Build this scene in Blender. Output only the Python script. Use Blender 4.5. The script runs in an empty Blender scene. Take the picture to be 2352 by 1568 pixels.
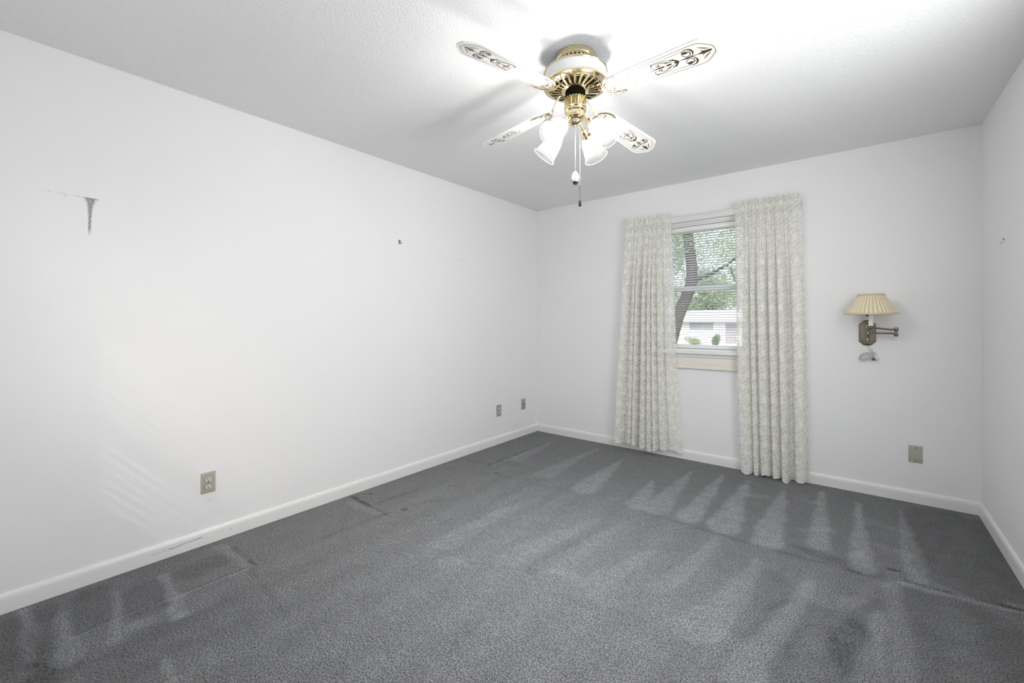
import bpy, bmesh, math, random
import numpy as np
from mathutils import Vector, Matrix

scene = bpy.context.scene
COL = scene.collection
PI = math.pi
R = math.radians

# ------------------------------------------------------------------ camera
# World: x runs along the window wall from the left wall (x=0), the window wall is y=0,
# the room lies at y<0, the floor is z=0.
ROOM_W, ROOM_H, ROOM_D = 3.398, 2.44, 4.2
YAW, PITCH, ROLL = 0.675703, 0.0040043, -0.0020314
CAM_POS = Vector((2.80098, -3.94116, 1.21925))
FOCAL_PX = 994.742
fw = Vector((-math.sin(YAW) * math.cos(PITCH), math.cos(YAW) * math.cos(PITCH), -math.sin(PITCH)))
rt0 = Vector((math.cos(YAW), math.sin(YAW), 0))
up0 = rt0.cross(fw)
rt = math.cos(ROLL) * rt0 + math.sin(ROLL) * up0
up = -math.sin(ROLL) * rt0 + math.cos(ROLL) * up0
cam_data = bpy.data.cameras.new('camera')
cam_data.sensor_width = 36
cam_data.sensor_fit = 'HORIZONTAL'
cam_data.lens = FOCAL_PX / 2352 * 36
cam_data.shift_y = -42.735 / 2352
cam_data.clip_start = 0.02
cam_data.clip_end = 500
cam = bpy.data.objects.new('camera', cam_data)
COL.objects.link(cam)
M3 = Matrix((rt, up, -fw)).transposed()
cam.matrix_world = Matrix.Translation(CAM_POS) @ M3.to_4x4()
scene.camera = cam

# ------------------------------------------------------------------ sky, sun, exposure
world = bpy.data.worlds.new('world')
scene.world = world
world.use_nodes = True
wn = world.node_tree
wn.nodes.clear()
w_out = wn.nodes.new('ShaderNodeOutputWorld')
w_bg = wn.nodes.new('ShaderNodeBackground')
w_sky = wn.nodes.new('ShaderNodeTexSky')
w_sky.sky_type = 'NISHITA'
w_sky.sun_disc = False
w_sky.sun_elevation = R(42)
w_sky.sun_rotation = R(150)
w_sky.dust_density = 6.0
w_mix = wn.nodes.new('ShaderNodeMix'); w_mix.data_type = 'RGBA'        # thin bright cloud over the blue
w_mix.inputs[0].default_value = .45; w_mix.inputs[7].default_value = (3.2, 3.25, 3.3, 1)
w_bg.inputs['Strength'].default_value = SKY_STRENGTH = 0.58
wn.links.new(w_sky.outputs[0], w_mix.inputs[6])
wn.links.new(w_mix.outputs[2], w_bg.inputs[0])
wn.links.new(w_bg.outputs[0], w_out.inputs[0])

SUN_DIR = Vector((-0.80, 1.0, -1.12)).normalized()      # sun comes in from behind the camera
sun_data = bpy.data.lights.new('sun', 'SUN')
sun_data.energy = 0.40
sun_data.angle = R(.6)
sun = bpy.data.objects.new('sun', sun_data)
COL.objects.link(sun)
sun.rotation_euler = SUN_DIR.to_track_quat('-Z', 'Y').to_euler()
sun.location = (8, -10, 12)

# added fill lamps just inside two windows outside the view: behind the camera and in the right wall
def fill_lamp(name, loc, rot, w, h, energy):
    d = bpy.data.lights.new(name, 'AREA'); d.shape = 'RECTANGLE'; d.size = w; d.size_y = h; d.energy = energy; d.color = (.97, .985, 1.0)
    o = bpy.data.objects.new(name, d); COL.objects.link(o); o.location = loc; o.rotation_euler = rot
FILL_REAR, FILL_RIGHT = 0.6, 31.5
fill_lamp('fill_rear', (.88, -4.17, 1.54), (R(90), 0, 0), .75, 1.0, FILL_REAR)
fill_lamp('fill_right', (3.36, -2.35, 1.54), (R(90), 0, R(90)), 1.5, 1.05, FILL_RIGHT)

BULB_STRENGTH = 165.0
vs = scene.view_settings
vs.view_transform = 'Standard'
vs.look = 'None'
vs.exposure = 0.09
vs.gamma = 1.0
vs.use_curve_mapping = False
scene.cycles.use_denoising = True
scene.cycles.use_adaptive_sampling = True
scene.cycles.adaptive_threshold = 0.12
scene.cycles.max_bounces = 9
scene.cycles.diffuse_bounces = 6
scene.cycles.glossy_bounces = 4
scene.cycles.transparent_max_bounces = 14
scene.cycles.transmission_bounces = 5
scene.cycles.sample_clamp_indirect = 6.0
scene.cycles.caustics_reflective = False
scene.cycles.caustics_refractive = False

# ------------------------------------------------------------------ shader expression helper
class E:
    """A float socket (or number) with arithmetic, so patterns can be written as formulas."""
    nt = None
    def __init__(self, s): self.s = s
    @staticmethod
    def m(op, *a):
        n = E.nt.nodes.new('ShaderNodeMath'); n.operation = op
        for i, v in enumerate(a):
            v = v.s if isinstance(v, E) else v
            if isinstance(v, (int, float)): n.inputs[i].default_value = v
            else: E.nt.links.new(v, n.inputs[i])
        return E(n.outputs[0])
    def __add__(s, o): return E.m('ADD', s, o)
    __radd__ = __add__
    def __sub__(s, o): return E.m('SUBTRACT', s, o)
    def __rsub__(s, o): return E.m('SUBTRACT', o, s)
    def __mul__(s, o): return E.m('MULTIPLY', s, o)
    __rmul__ = __mul__
    def __truediv__(s, o): return E.m('DIVIDE', s, o)
    def abs(s): return E.m('ABSOLUTE', s)
    def sin(s): return E.m('SINE', s)
    def cos(s): return E.m('COSINE', s)
    def fract(s): return E.m('FRACT', s)
    def floor(s): return E.m('FLOOR', s)
    def sqrt(s): return E.m('SQRT', s)
    def lt(s, o): return E.m('LESS_THAN', s, o)
    def gt(s, o): return E.m('GREATER_THAN', s, o)
    def max(s, o): return E.m('MAXIMUM', s, o)
    def min(s, o): return E.m('MINIMUM', s, o)
    def clamp(s): return E.m('MINIMUM', E.m('MAXIMUM', s, 0.0), 1.0)
    def exp(s): return E.m('EXPONENT', s)
    def atan2(s, o): return E.m('ARCTAN2', s, o)
def smooth(x, a, b):
    """0 below a, 1 above b"""
    return ((x - a) * (1.0 / (b - a))).clamp()

def new_mat(name):
    m = bpy.data.materials.new(name); m.use_nodes = True
    nt = m.node_tree; nt.nodes.clear(); E.nt = nt
    out = nt.nodes.new('ShaderNodeOutputMaterial')
    return m, nt, out
def principled(nt, out, col=(.8, .8, .8), rough=.5, metal=0., spec=.5, **kw):
    b = nt.nodes.new('ShaderNodeBsdfPrincipled')
    b.inputs['Base Color'].default_value = (*col, 1)
    b.inputs['Roughness'].default_value = rough
    b.inputs['Metallic'].default_value = metal
    b.inputs['Specular IOR Level'].default_value = spec
    for k, v in kw.items(): b.inputs[k].default_value = v
    nt.links.new(b.outputs[0], out.inputs[0])
    return b
def noise(nt, vec, scale, detail=2., rough=.5):
    n = nt.nodes.new('ShaderNodeTexNoise')
    n.inputs['Scale'].default_value = scale; n.inputs['Detail'].default_value = detail; n.inputs['Roughness'].default_value = rough
    if vec is not None: nt.links.new(vec, n.inputs['Vector'])
    return n
def coords(nt, which='Object'):
    t = nt.nodes.new('ShaderNodeTexCoord'); return t.outputs[which]
def xyz(nt, vec):
    s = nt.nodes.new('ShaderNodeSeparateXYZ'); nt.links.new(vec, s.inputs[0])
    return E(s.outputs[0]), E(s.outputs[1]), E(s.outputs[2])
def bump(nt, bsdf, h, strength=.3, dist=.002):
    b = nt.nodes.new('ShaderNodeBump'); b.inputs['Strength'].default_value = strength; b.inputs['Distance'].default_value = dist
    nt.links.new(h.s if isinstance(h, E) else h, b.inputs['Height']); nt.links.new(b.outputs[0], bsdf.inputs['Normal'])
def mixcol(nt, fac, a, b):
    n = nt.nodes.new('ShaderNodeMix'); n.data_type = 'RGBA'
    f = fac.s if isinstance(fac, E) else fac
    if isinstance(f, (int, float)): n.inputs[0].default_value = f
    else: nt.links.new(f, n.inputs[0])
    for sock, c in ((n.inputs[6], a), (n.inputs[7], b)):
        if isinstance(c, tuple): sock.default_value = (*c, 1)
        else: nt.links.new(c, sock)
    return n.outputs[2]
def simple(name, col, rough=.5, metal=0., spec=.5, nscale=0, namt=0., **kw):
    m, nt, out = new_mat(name)
    b = principled(nt, out, col, rough, metal, spec, **kw)
    if nscale:
        n = noise(nt, coords(nt), nscale, 3)
        c2 = tuple(max(0, c * (1 - namt)) for c in col)
        nt.links.new(mixcol(nt, n.outputs[0], col, c2), b.inputs['Base Color'])
    return m

# ------------------------------------------------------------------ mesh helpers
class MB:
    """Collects shapes and links them as one mesh object."""
    def __init__(s): s.v = []; s.f = []; s.mi = []
    def add(s, verts, faces, mi=0):
        o = len(s.v); s.v += [tuple(p) for p in verts]
        s.f += [tuple(i + o for i in f) for f in faces]; s.mi += [mi] * len(faces)
        return s
    def box(s, a, b, mi=0, bev=0.):
        x0, y0, z0 = (min(a[i], b[i]) for i in range(3)); x1, y1, z1 = (max(a[i], b[i]) for i in range(3))
        if bev <= 0:
            v = [(x, y, z) for x in (x0, x1) for y in (y0, y1) for z in (z0, z1)]
            return s.add(v, [(0, 1, 3, 2), (4, 6, 7, 5), (0, 4, 5, 1), (2, 3, 7, 6), (0, 2, 6, 4), (1, 5, 7, 3)], mi)
        bm = bmesh.new(); bmesh.ops.create_cube(bm, size=1.0)
        for q in bm.verts: q.co = Vector(((x0 + x1) / 2 + q.co.x * (x1 - x0), (y0 + y1) / 2 + q.co.y * (y1 - y0), (z0 + z1) / 2 + q.co.z * (z1 - z0)))
        bmesh.ops.bevel(bm, geom=list(bm.edges), offset=bev, segments=2, profile=.6, affect='EDGES')
        return s.bm(bm, mi)
    def bm(s, bm, mi=0):
        bm.verts.index_update()
        s.add([q.co[:] for q in bm.verts], [[q.index for q in f.verts] for f in bm.faces], mi); bm.free(); return s
    def lathe(s, prof, c=(0, 0, 0), axis=(0, 0, 1), seg=32, mi=0, cap=True, rmod=None):
        """prof: list of (radius, distance along axis)"""
        a = Vector(axis).normalized(); t = Vector((1, 0, 0)) if abs(a.x) < .9 else Vector((0, 1, 0))
        e1 = (t - a * t.dot(a)).normalized(); e2 = a.cross(e1); c = Vector(c); V = []; F = []
        for k, (r, h) in enumerate(prof):
            for i in range(seg):
                th = 2 * PI * i / seg; rr = r * (rmod(th, k) if rmod else 1)
                V.append(c + a * h + (e1 * math.cos(th) + e2 * math.sin(th)) * rr)
        for k in range(len(prof) - 1):
            for i in range(seg):
                j = (i + 1) % seg; F.append((k * seg + i, k * seg + j, (k + 1) * seg + j, (k + 1) * seg + i))
        if cap:
            if prof[0][0] > 1e-5: F.append(tuple(range(seg))[::-1])
            if prof[-1][0] > 1e-5: F.append(tuple((len(prof) - 1) * seg + i for i in range(seg)))
        return s.add(V, F, mi)
    def tube(s, pts, rad, seg=10, mi=0, closed=False, flat=1.0, flatdir=None):
        pts = [Vector(p) for p in pts]; n = len(pts)
        rads = rad if isinstance(rad, (list, tuple)) else [rad] * n
        V = []; F = []; prev = None
        for k in range(n):
            if closed: d = pts[(k + 1) % n] - pts[k - 1]
            else: d = pts[min(k + 1, n - 1)] - pts[max(k - 1, 0)]
            d.normalize()
            if prev is None:
                t = Vector((0, 0, 1)) if abs(d.z) < .9 else Vector((1, 0, 0))
                e1 = (t - d * t.dot(d)).normalized()
            else: e1 = (prev - d * prev.dot(d)).normalized()
            if flatdir is not None:
                e1 = (Vector(flatdir) - d * Vector(flatdir).dot(d)).normalized()
            prev = e1; e2 = d.cross(e1)
            for i in range(seg):
                th = 2 * PI * i / seg
                V.append(pts[k] + e1 * math.cos(th) * rads[k] * flat + e2 * math.sin(th) * rads[k])
        for k in range(n if closed else n - 1):
            k2 = (k + 1) % n
            for i in range(seg):
                j = (i + 1) % seg; F.append((k * seg + i, k * seg + j, k2 * seg + j, k2 * seg + i))
        if not closed: F += [tuple(range(seg))[::-1], tuple((n - 1) * seg + i for i in range(seg))]
        return s.add(V, F, mi)
    def prism(s, poly, z0, z1, mi=0, fn=None):
        """poly of (a,b) extruded between z0 and z1; fn maps (a,b,z) to a point"""
        fn = fn or (lambda a, b, z: (a, b, z)); n = len(poly)
        V = [fn(a, b, z0) for a, b in poly] + [fn(a, b, z1) for a, b in poly]
        F = [tuple(range(n))[::-1], tuple(n + i for i in range(n))] + [(i, (i + 1) % n, n + (i + 1) % n, n + i) for i in range(n)]
        return s.add(V, F, mi)
    def sphere(s, c, r, seg=16, rings=10, mi=0, sc=(1, 1, 1)):
        V = [(c[0], c[1], c[2] - r * sc[2])]; F = []
        for k in range(1, rings):
            ph = PI * k / rings - PI / 2
            for i in range(seg):
                th = 2 * PI * i / seg
                V.append((c[0] + r * sc[0] * math.cos(ph) * math.cos(th), c[1] + r * sc[1] * math.cos(ph) * math.sin(th), c[2] + r * sc[2] * math.sin(ph)))
        V.append((c[0], c[1], c[2] + r * sc[2])); top = len(V) - 1
        for i in range(seg):
            j = (i + 1) % seg; F.append((0, 1 + j, 1 + i)); F.append((top, 1 + (rings - 2) * seg + i, 1 + (rings - 2) * seg + j))
        for k in range(rings - 2):
            for i in range(seg):
                j = (i + 1) % seg; F.append((1 + k * seg + i, 1 + k * seg + j, 1 + (k + 1) * seg + j, 1 + (k + 1) * seg + i))
        return s.add(V, F, mi)
    def xf(s, M):
        s.v = [tuple(M @ Vector(p)) for p in s.v]; return s
    def build(s, name, mats, parent=None, origin=None, smooth=35, recalc=True):
        """Vertices are given in world space; the object's origin goes to origin (or the parent's)."""
        mats = mats if isinstance(mats, (list, tuple)) else [mats]
        pw = Vector(parent['_w']) if parent is not None and '_w' in parent else Vector((0, 0, 0))
        o = Vector(origin) if origin is not None else (pw if parent is not None else Vector((0, 0, 0)))
        me = bpy.data.meshes.new(name)
        me.from_pydata([tuple(Vector(p) - o) for p in s.v], [], s.f)
        for m in mats: me.materials.append(m)
        me.polygons.foreach_set('material_index', s.mi)
        if recalc:
            bm = bmesh.new(); bm.from_mesh(me); bmesh.ops.recalc_face_normals(bm, faces=bm.faces); bm.to_mesh(me); bm.free()
        if smooth:
            me.polygons.foreach_set('use_smooth', [True] * len(me.polygons))
            me.set_sharp_from_angle(angle=R(smooth))
        me.update()
        ob = bpy.data.objects.new(name, me); COL.objects.link(ob)
        ob.location = o - pw
        ob['_w'] = tuple(o)
        if parent is not None: ob.parent = parent
        return ob
def thing(name, label, cat, loc=(0, 0, 0), group=None):
    o = bpy.data.objects.new(name, None); COL.objects.link(o); o.location = loc; o['_w'] = tuple(loc)
    o.empty_display_size = .05
    o['label'] = label; o['category'] = cat
    if group: o['group'] = group
    return o
def tag(o, label, cat, group=None, kind=None):
    o['label'] = label; o['category'] = cat
    if group: o['group'] = group
    if kind: o['kind'] = kind
    return o
def structure(o): o['kind'] = 'structure'; return o
def copy_tree(o, parent=None):
    c = o.copy(); COL.objects.link(c)
    if parent is not None: c.parent = parent
    for ch in [q for q in bpy.data.objects if q.parent == o]: copy_tree(ch, c)
    return c

# ------------------------------------------------------------------ materials
def wall_material(name, col=(.86, .86, .86), marks=None):
    m, nt, out = new_mat(name)
    b = principled(nt, out, col, .55, 0, .35)
    g = nt.nodes.new('ShaderNodeNewGeometry'); pos = g.outputs['Position']
    n = noise(nt, pos, 160, 3, .6); bump(nt, b, n.outputs[0], .10, .002)
    if marks: marks(nt, b, pos, col)
    return m
def left_wall_marks(nt, b, pos, col):
    x, y, z = xyz(nt, pos)
    sp = E(noise(nt, pos, 240, 3, .75).outputs[0]); sp2 = E(noise(nt, pos, 90, 3, .6).outputs[0])
    # a smeared T shaped dirt stain with a hairline running left from it
    d = 1.7975 - z
    hw = (d * (-1 / .028)).exp() * .034 + .009
    yc = -3.5915 - d * .03
    side = 1.0 - smooth((y - yc).abs() / hw, .35, 1.0)
    m1 = side * d.gt(0.0) * (1.0 - smooth(d, .14, .178)) * smooth(sp + (side - .5) * .22, .48, .64) * .92
    edge = (d - .0015).abs().lt(.0018) * (y + 3.60).abs().lt(.032) * smooth(sp2, .35, .5)
    line = (z - 1.7985 + (y + 3.69) * .004).abs().lt(.0011) * (y + 3.685).abs().lt(.062) * smooth(sp2, .44, .56) * .45
    dot1 = ((y + 3.674) * (y + 3.674) + (z - 1.788) * (z - 1.788) * 9).sqrt().lt(.0045) * .6
    nail = ((y + 3.124) * (y + 3.124) + (z - .237) * (z - .237)).sqrt().lt(.0022) * .8
    sc = (z - 1.774 - (y + 1.187) * .03).abs().lt(.0014) * (y + 1.187).abs().lt(.05) * .28
    tot = (m1 + edge * smooth(sp, .40, .58) * .7 + line + dot1 + nail + sc).clamp()
    nt.links.new(mixcol(nt, tot, col, (.10, .095, .085)), b.inputs['Base Color'])

WALL_COL = (.86, .86, .865)
M_wall = wall_material('wall_paint', WALL_COL)
M_wall_left = wall_material('wall_paint_marked', WALL_COL, left_wall_marks)

def ceiling_material():
    m, nt, out = new_mat('popcorn_ceiling')
    b = principled(nt, out, (.88, .88, .885), .9, 0, .1)
    g = nt.nodes.new('ShaderNodeNewGeometry'); pos = g.outputs['Position']
    v = nt.nodes.new('ShaderNodeTexVoronoi'); v.inputs['Scale'].default_value = 170; v.feature = 'SMOOTH_F1'
    nt.links.new(pos, v.inputs['Vector'])
    n = noise(nt, pos, 125, 4, .65)
    h = (1.0 - E(v.outputs[0])) * .6 + E(n.outputs[0]) * .9
    bump(nt, b, h, .75, .0045)
    pit = smooth(E(noise(nt, pos, 130, 2, .5).outputs[0]), .66, .72)
    nt.links.new(mixcol(nt, pit * .35, (.88, .88, .885), (.45, .45, .45)), b.inputs['Base Color'])
    return m
M_ceil = ceiling_material()

def carpet_material():
    m, nt, out = new_mat('grey_carpet')
    b = principled(nt, out, (.1, .1, .1), .95, 0, .05)
    b.inputs['Sheen Weight'].default_value = .15
    b.inputs['Sheen Roughness'].default_value = .6
    g = nt.nodes.new('ShaderNodeNewGeometry'); pos = g.outputs['Position']
    at = nt.nodes.new('ShaderNodeAttribute'); at.attribute_name = 'nap_tone'
    nap_tone = E(at.outputs['Fac'])
    n1 = E(noise(nt, pos, 150, 3, .7).outputs[0]); n2 = E(noise(nt, pos, 9, 4, .6).outputs[0]); n3 = E(noise(nt, pos, 330, 2, .6).outputs[0])
    n4 = E(noise(nt, pos, 34, 3, .7).outputs[0])
    t = .24 + nap_tone * (.34 + (n4 - .5) * .55) + (n2 - .5) * .24 + (n4 - .5) * .22
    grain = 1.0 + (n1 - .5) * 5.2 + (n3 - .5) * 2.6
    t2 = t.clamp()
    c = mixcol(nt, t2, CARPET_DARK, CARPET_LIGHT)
    mul = nt.nodes.new('ShaderNodeVectorMath'); mul.operation = 'SCALE'
    nt.links.new(c, mul.inputs[0]); nt.links.new(grain.max(.22).s, mul.inputs['Scale'])
    nt.links.new(mul.outputs[0], b.inputs['Base Color'])
    bump(nt, b, n1 * .7 + n3 * .3, .8, .006)
    return m
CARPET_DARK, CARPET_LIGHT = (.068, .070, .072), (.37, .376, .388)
M_carpet = carpet_material()

def trim_material():
    m, nt, out = new_mat('white_trim_paint')
    b = principled(nt, out, (.82, .82, .81), .32, 0, .5)
    return m
M_trim = trim_material()
def baseboard_left_material():
    m, nt, out = new_mat('white_baseboard_scuffed')
    col = (.82, .82, .81)
    b = principled(nt, out, col, .32, 0, .5)
    g = nt.nodes.new('ShaderNodeNewGeometry'); x, y, z = xyz(nt, g.outputs['Position'])
    wob = E(noise(nt, g.outputs['Position'], 40, 3, .6).outputs[0])
    s1 = (z - .043 - (y + 3.27) * .05 + (wob - .5) * .012).abs().lt(.0016) * (y + 3.245).abs().lt(.085)
    s2 = (z - .040 + (wob - .5) * .01).abs().lt(.0012) * (y + 3.36).abs().lt(.02) * .5
    def dot(yy, zz, r): return ((y - yy) * (y - yy) + (z - zz) * (z - zz)).sqrt().lt(r)
    t = (s1 * smooth(wob, .36, .5) + s2 + dot(-3.064, .046, .0016) + dot(-3.025, .040, .0026) + dot(-2.772, .014, .0025)).clamp()
    nt.links.new(mixcol(nt, t * .85, col, (.10, .095, .085)), b.inputs['Base Color'])
    return m
M_base_left = baseboard_left_material()
M_cream = simple('cream_trim_paint', (.82, .78, .70), .35)
M_white = simple('white_enamel', (.86, .86, .85), .3)
M_vinyl = simple('white_sash_paint', (.83, .83, .84), .35)
M_brass = simple('polished_brass', (.84, .73, .47), .14, 1.0)
M_brass_dark = simple('dark_recess', (.010, .008, .006), .8, 0, 0.)
M_antique = simple('antique_brass_nickel', (.30, .27, .21), .2, 1.0, nscale=60, namt=.35)
M_plate = simple('beige_plastic_plate', (.44, .43, .37), .45, nscale=20, namt=.06)
M_plate2 = simple('grey_beige_painted_plate', (.36, .36, .32), .5, nscale=20, namt=.06)
M_socket = simple('ivory_plastic', (.62, .60, .53), .4)
M_black = simple('black_plastic', (.015, .015, .016), .4)
M_iron = simple('dark_steel', (.06, .055, .05), .35, .8)
M_fob = simple('white_porcelain', (.88, .88, .87), .15)
M_cord = simple('grey_white_vinyl_cord', (.60, .60, .57), .4)
M_chain = simple('pale_bead_chain', (.80, .79, .74), .25, .8)
M_blade = simple('white_lacquered_blade', (.80, .79, .76), .32, nscale=6, namt=.03)
M_stencil = simple('bronze_stencil_paint', (.085, .05, .02), .35, .25)
M_screw = simple('clear_acrylic_screw', (.80, .80, .78), .1)
M_rod = simple('white_metal_curtain_rod', (.72, .72, .71), .35)
def slat_material():
    m, nt, out = new_mat('white_vinyl_slat')
    b = principled(nt, out, (.86, .86, .86), .4, 0, .4)
    tr = nt.nodes.new('ShaderNodeBsdfTranslucent'); tr.inputs[0].default_value = (.86, .86, .86, 1)
    mx = nt.nodes.new('ShaderNodeMixShader'); mx.inputs[0].default_value = .38
    nt.links.new(b.outputs[0], mx.inputs[1]); nt.links.new(tr.outputs[0], mx.inputs[2]); nt.links.new(mx.outputs[0], out.inputs[0])
    return m
M_slat = slat_material()

def glass_pane_material():
    m, nt, out = new_mat('window_glass')
    t = nt.nodes.new('ShaderNodeBsdfTransparent'); t.inputs[0].default_value = (.95, .96, .96, 1)
    g = nt.nodes.new('ShaderNodeBsdfGlossy'); g.inputs['Roughness'].default_value = .02
    mx = nt.nodes.new('ShaderNodeMixShader'); mx.inputs[0].default_value = .05
    nt.links.new(t.outputs[0], mx.inputs[1]); nt.links.new(g.outputs[0], mx.inputs[2]); nt.links.new(mx.outputs[0], out.inputs[0])
    return m
M_pane = glass_pane_material()

def shade_glass_material():
    m, nt, out = new_mat('ribbed_pressed_glass')
    t = nt.nodes.new('ShaderNodeBsdfTransparent'); t.inputs[0].default_value = (.97, .97, .96, 1)
    d = nt.nodes.new('ShaderNodeBsdfTranslucent'); d.inputs[0].default_value = (.9, .9, .88, 1)
    f = nt.nodes.new('ShaderNodeBsdfDiffuse'); f.inputs[0].default_value = (.9, .9, .88, 1)
    g = nt.nodes.new('ShaderNodeBsdfGlossy'); g.inputs['Roughness'].default_value = .3
    lw = nt.nodes.new('ShaderNodeLayerWeight'); lw.inputs[0].default_value = .35
    df = nt.nodes.new('ShaderNodeMixShader'); df.inputs[0].default_value = .5
    nt.links.new(d.outputs[0], df.inputs[1]); nt.links.new(f.outputs[0], df.inputs[2])
    uv = nt.nodes.new('ShaderNodeUVMap'); u, v, _ = xyz(nt, uv.outputs[0])
    rib = ((u * (2 * PI * 36)).sin() * .5 + .5)
    dens = (.022 + rib * .022 + E(lw.outputs['Facing']) * .03 + smooth(v, .93, .97) * .05).clamp()
    nt.links.new(mixcol(nt, rib * .6 + E(lw.outputs['Facing']) * .4, (.98, .98, .975), (.62, .62, .61)), t.inputs[0])
    mx = nt.nodes.new('ShaderNodeMixShader'); nt.links.new(dens.s, mx.inputs[0])
    nt.links.new(t.outputs[0], mx.inputs[1]); nt.links.new(df.outputs[0], mx.inputs[2])
    mg = nt.nodes.new('ShaderNodeMixShader'); mg.inputs[0].default_value = .015
    nt.links.new(mx.outputs[0], mg.inputs[1]); nt.links.new(g.outputs[0], mg.inputs[2])
    nt.links.new(mg.outputs[0], out.inputs[0])
    return m
M_shade = shade_glass_material()

def bulb_material():
    m, nt, out = new_mat('lit_bulb')
    e = nt.nodes.new('ShaderNodeEmission'); e.inputs[0].default_value = (1.0, .985, .955, 1); e.inputs[1].default_value = BULB_STRENGTH
    nt.links.new(e.outputs[0], out.inputs[0]); return m
M_bulb = bulb_material()

def lampshade_material():
    m, nt, out = new_mat('pleated_cream_fabric')
    b = principled(nt, out, (.90, .81, .60), .8, 0, .1)
    tr = nt.nodes.new('ShaderNodeBsdfTranslucent'); tr.inputs[0].default_value = (.80, .70, .48, 1)
    mx = nt.nodes.new('ShaderNodeMixShader'); mx.inputs[0].default_value = .2
    n = noise(nt, coords(nt), 40, 3)
    nt.links.new(mixcol(nt, n.outputs[0], (.93, .85, .65), (.88, .78, .56)), b.inputs['Base Color'])
    nt.links.new(b.outputs[0], mx.inputs[1]); nt.links.new(tr.outputs[0], mx.inputs[2]); nt.links.new(mx.outputs[0], out.inputs[0])
    return m
M_pleat = lampshade_material()
M_fold_shadow = simple('painted_fold_shadow', (.42, .34, .20), .8)  # crease shade painted as a darker fabric colour along each pleat
M_pleat_trim = simple('cream_fabric_trim', (.60, .52, .36), .8)

def lace_material():
    """Floral lace: solid motifs, half open net between, small open holes; driven by the cloth's own uv in metres."""
    m, nt, out = new_mat('ivory_floral_lace')
    uv = nt.nodes.new('ShaderNodeUVMap'); U, V, _ = xyz(nt, uv.outputs[0])
    dn = E(noise(nt, uv.outputs[0], 5.0, 2, .5).outputs[0]); dn2 = E(noise(nt, uv.outputs[0], 7.3, 2, .5).outputs[0])
    V0 = V
    U = U + (dn - .5) * .05; V = V + (dn2 - .5) * .06
    CX, CY = .128, .176
    def flower(offx, offy, rad, petals, ph):
        row = ((V + offy) / CY).floor()
        u = (U + offx) / CX
        fx = (u.fract() - .5) * CX; fy = (((V + offy) / CY).fract() - .5) * CY
        r = (fx * fx + fy * fy).sqrt(); th = fy.atan2(fx)
        lim = ((th * petals + ph).sin() * .22 + .80) * rad
        body = smooth(lim - r, 0.0, .0018)
        ring = (r - rad * .42).abs().lt(.0016); core = r.lt(rad * .17)
        vein = ((th * petals + ph + .8).sin().abs().lt(.16)) * r.gt(rad * .45) * r.lt(rad * .72)
        return (body - ring * .8 - vein * .7).clamp(), core
    f1, c1 = flower(0, 0, .036, 7.0, .3)
    f2, c2 = flower(CX * .5, CY * .5, .026, 6.0, 1.0)
    def scroll(offx, offy, rad, sgn):
        fx = (((U + offx) / CX).fract() - .5) * CX; fy = (((V + offy) / CY).fract() - .5) * CY
        r = (fx * fx + fy * fy).sqrt(); th = fy.atan2(fx) * sgn
        band = (th / (2 * PI) + r / (rad * .62)).fract()
        return band.lt(.45) * r.lt(rad)
    s1 = scroll(CX * .52, CY * .06, .021, 1.0); s2 = scroll(CX * .05, CY * .52, .019, -1.0)
    # wandering stems and leaves
    st = (((U / CX + (V * (2 * PI / CY)).sin() * .20 + .27).fract() - .5).abs() * CX).lt(.0035)
    lf = (((U / CX * 3 + V / CY * 2).fract() - .5).abs() * ((V / CY * 5 - U / CX).fract() - .5).abs()).lt(.030) * .55
    # picot border at the hem: denser small diamonds
    hem = 1.0 - smooth(V0, .088, .091)
    dia = ((((U * 42).fract() - .5).abs() + ((V * 42).fract() - .5).abs()).gt(.30)) * .9
    body = f1.max(f2).max(s1 * .95).max(s2 * .95).max(st * .9).max(lf)
    body = body * (1.0 - hem) + hem * dia
    speck = smooth(E(noise(nt, uv.outputs[0], 210, 2, .6).outputs[0]), .50, .60)
    clump = smooth(E(noise(nt, uv.outputs[0], 17, 2, .5).outputs[0]), .40, .56)
    hole = (1.0 - body) * speck * (clump * .75 + .25)
    pat = (.70 + body * .30 - hole * .42).clamp()
    alpha = (.73 + body * .24 - hole * .42).clamp()
    cm = mixcol(nt, pat, (.92, .91, .855), (.97, .962, .92))
    d = nt.nodes.new('ShaderNodeBsdfDiffuse'); nt.links.new(cm, d.inputs[0])
    tl = nt.nodes.new('ShaderNodeBsdfTranslucent'); nt.links.new(cm, tl.inputs[0])
    dm = nt.nodes.new('ShaderNodeMixShader'); dm.inputs[0].default_value = .27
    nt.links.new(d.outputs[0], dm.inputs[1]); nt.links.new(tl.outputs[0], dm.inputs[2])
    tp = nt.nodes.new('ShaderNodeBsdfTransparent')
    mx = nt.nodes.new('ShaderNodeMixShader'); nt.links.new(alpha.s, mx.inputs[0])
    nt.links.new(tp.outputs[0], mx.inputs[1]); nt.links.new(dm.outputs[0], mx.inputs[2])
    nt.links.new(mx.outputs[0], out.inputs[0])
    return m
M_lace = lace_material()

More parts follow.
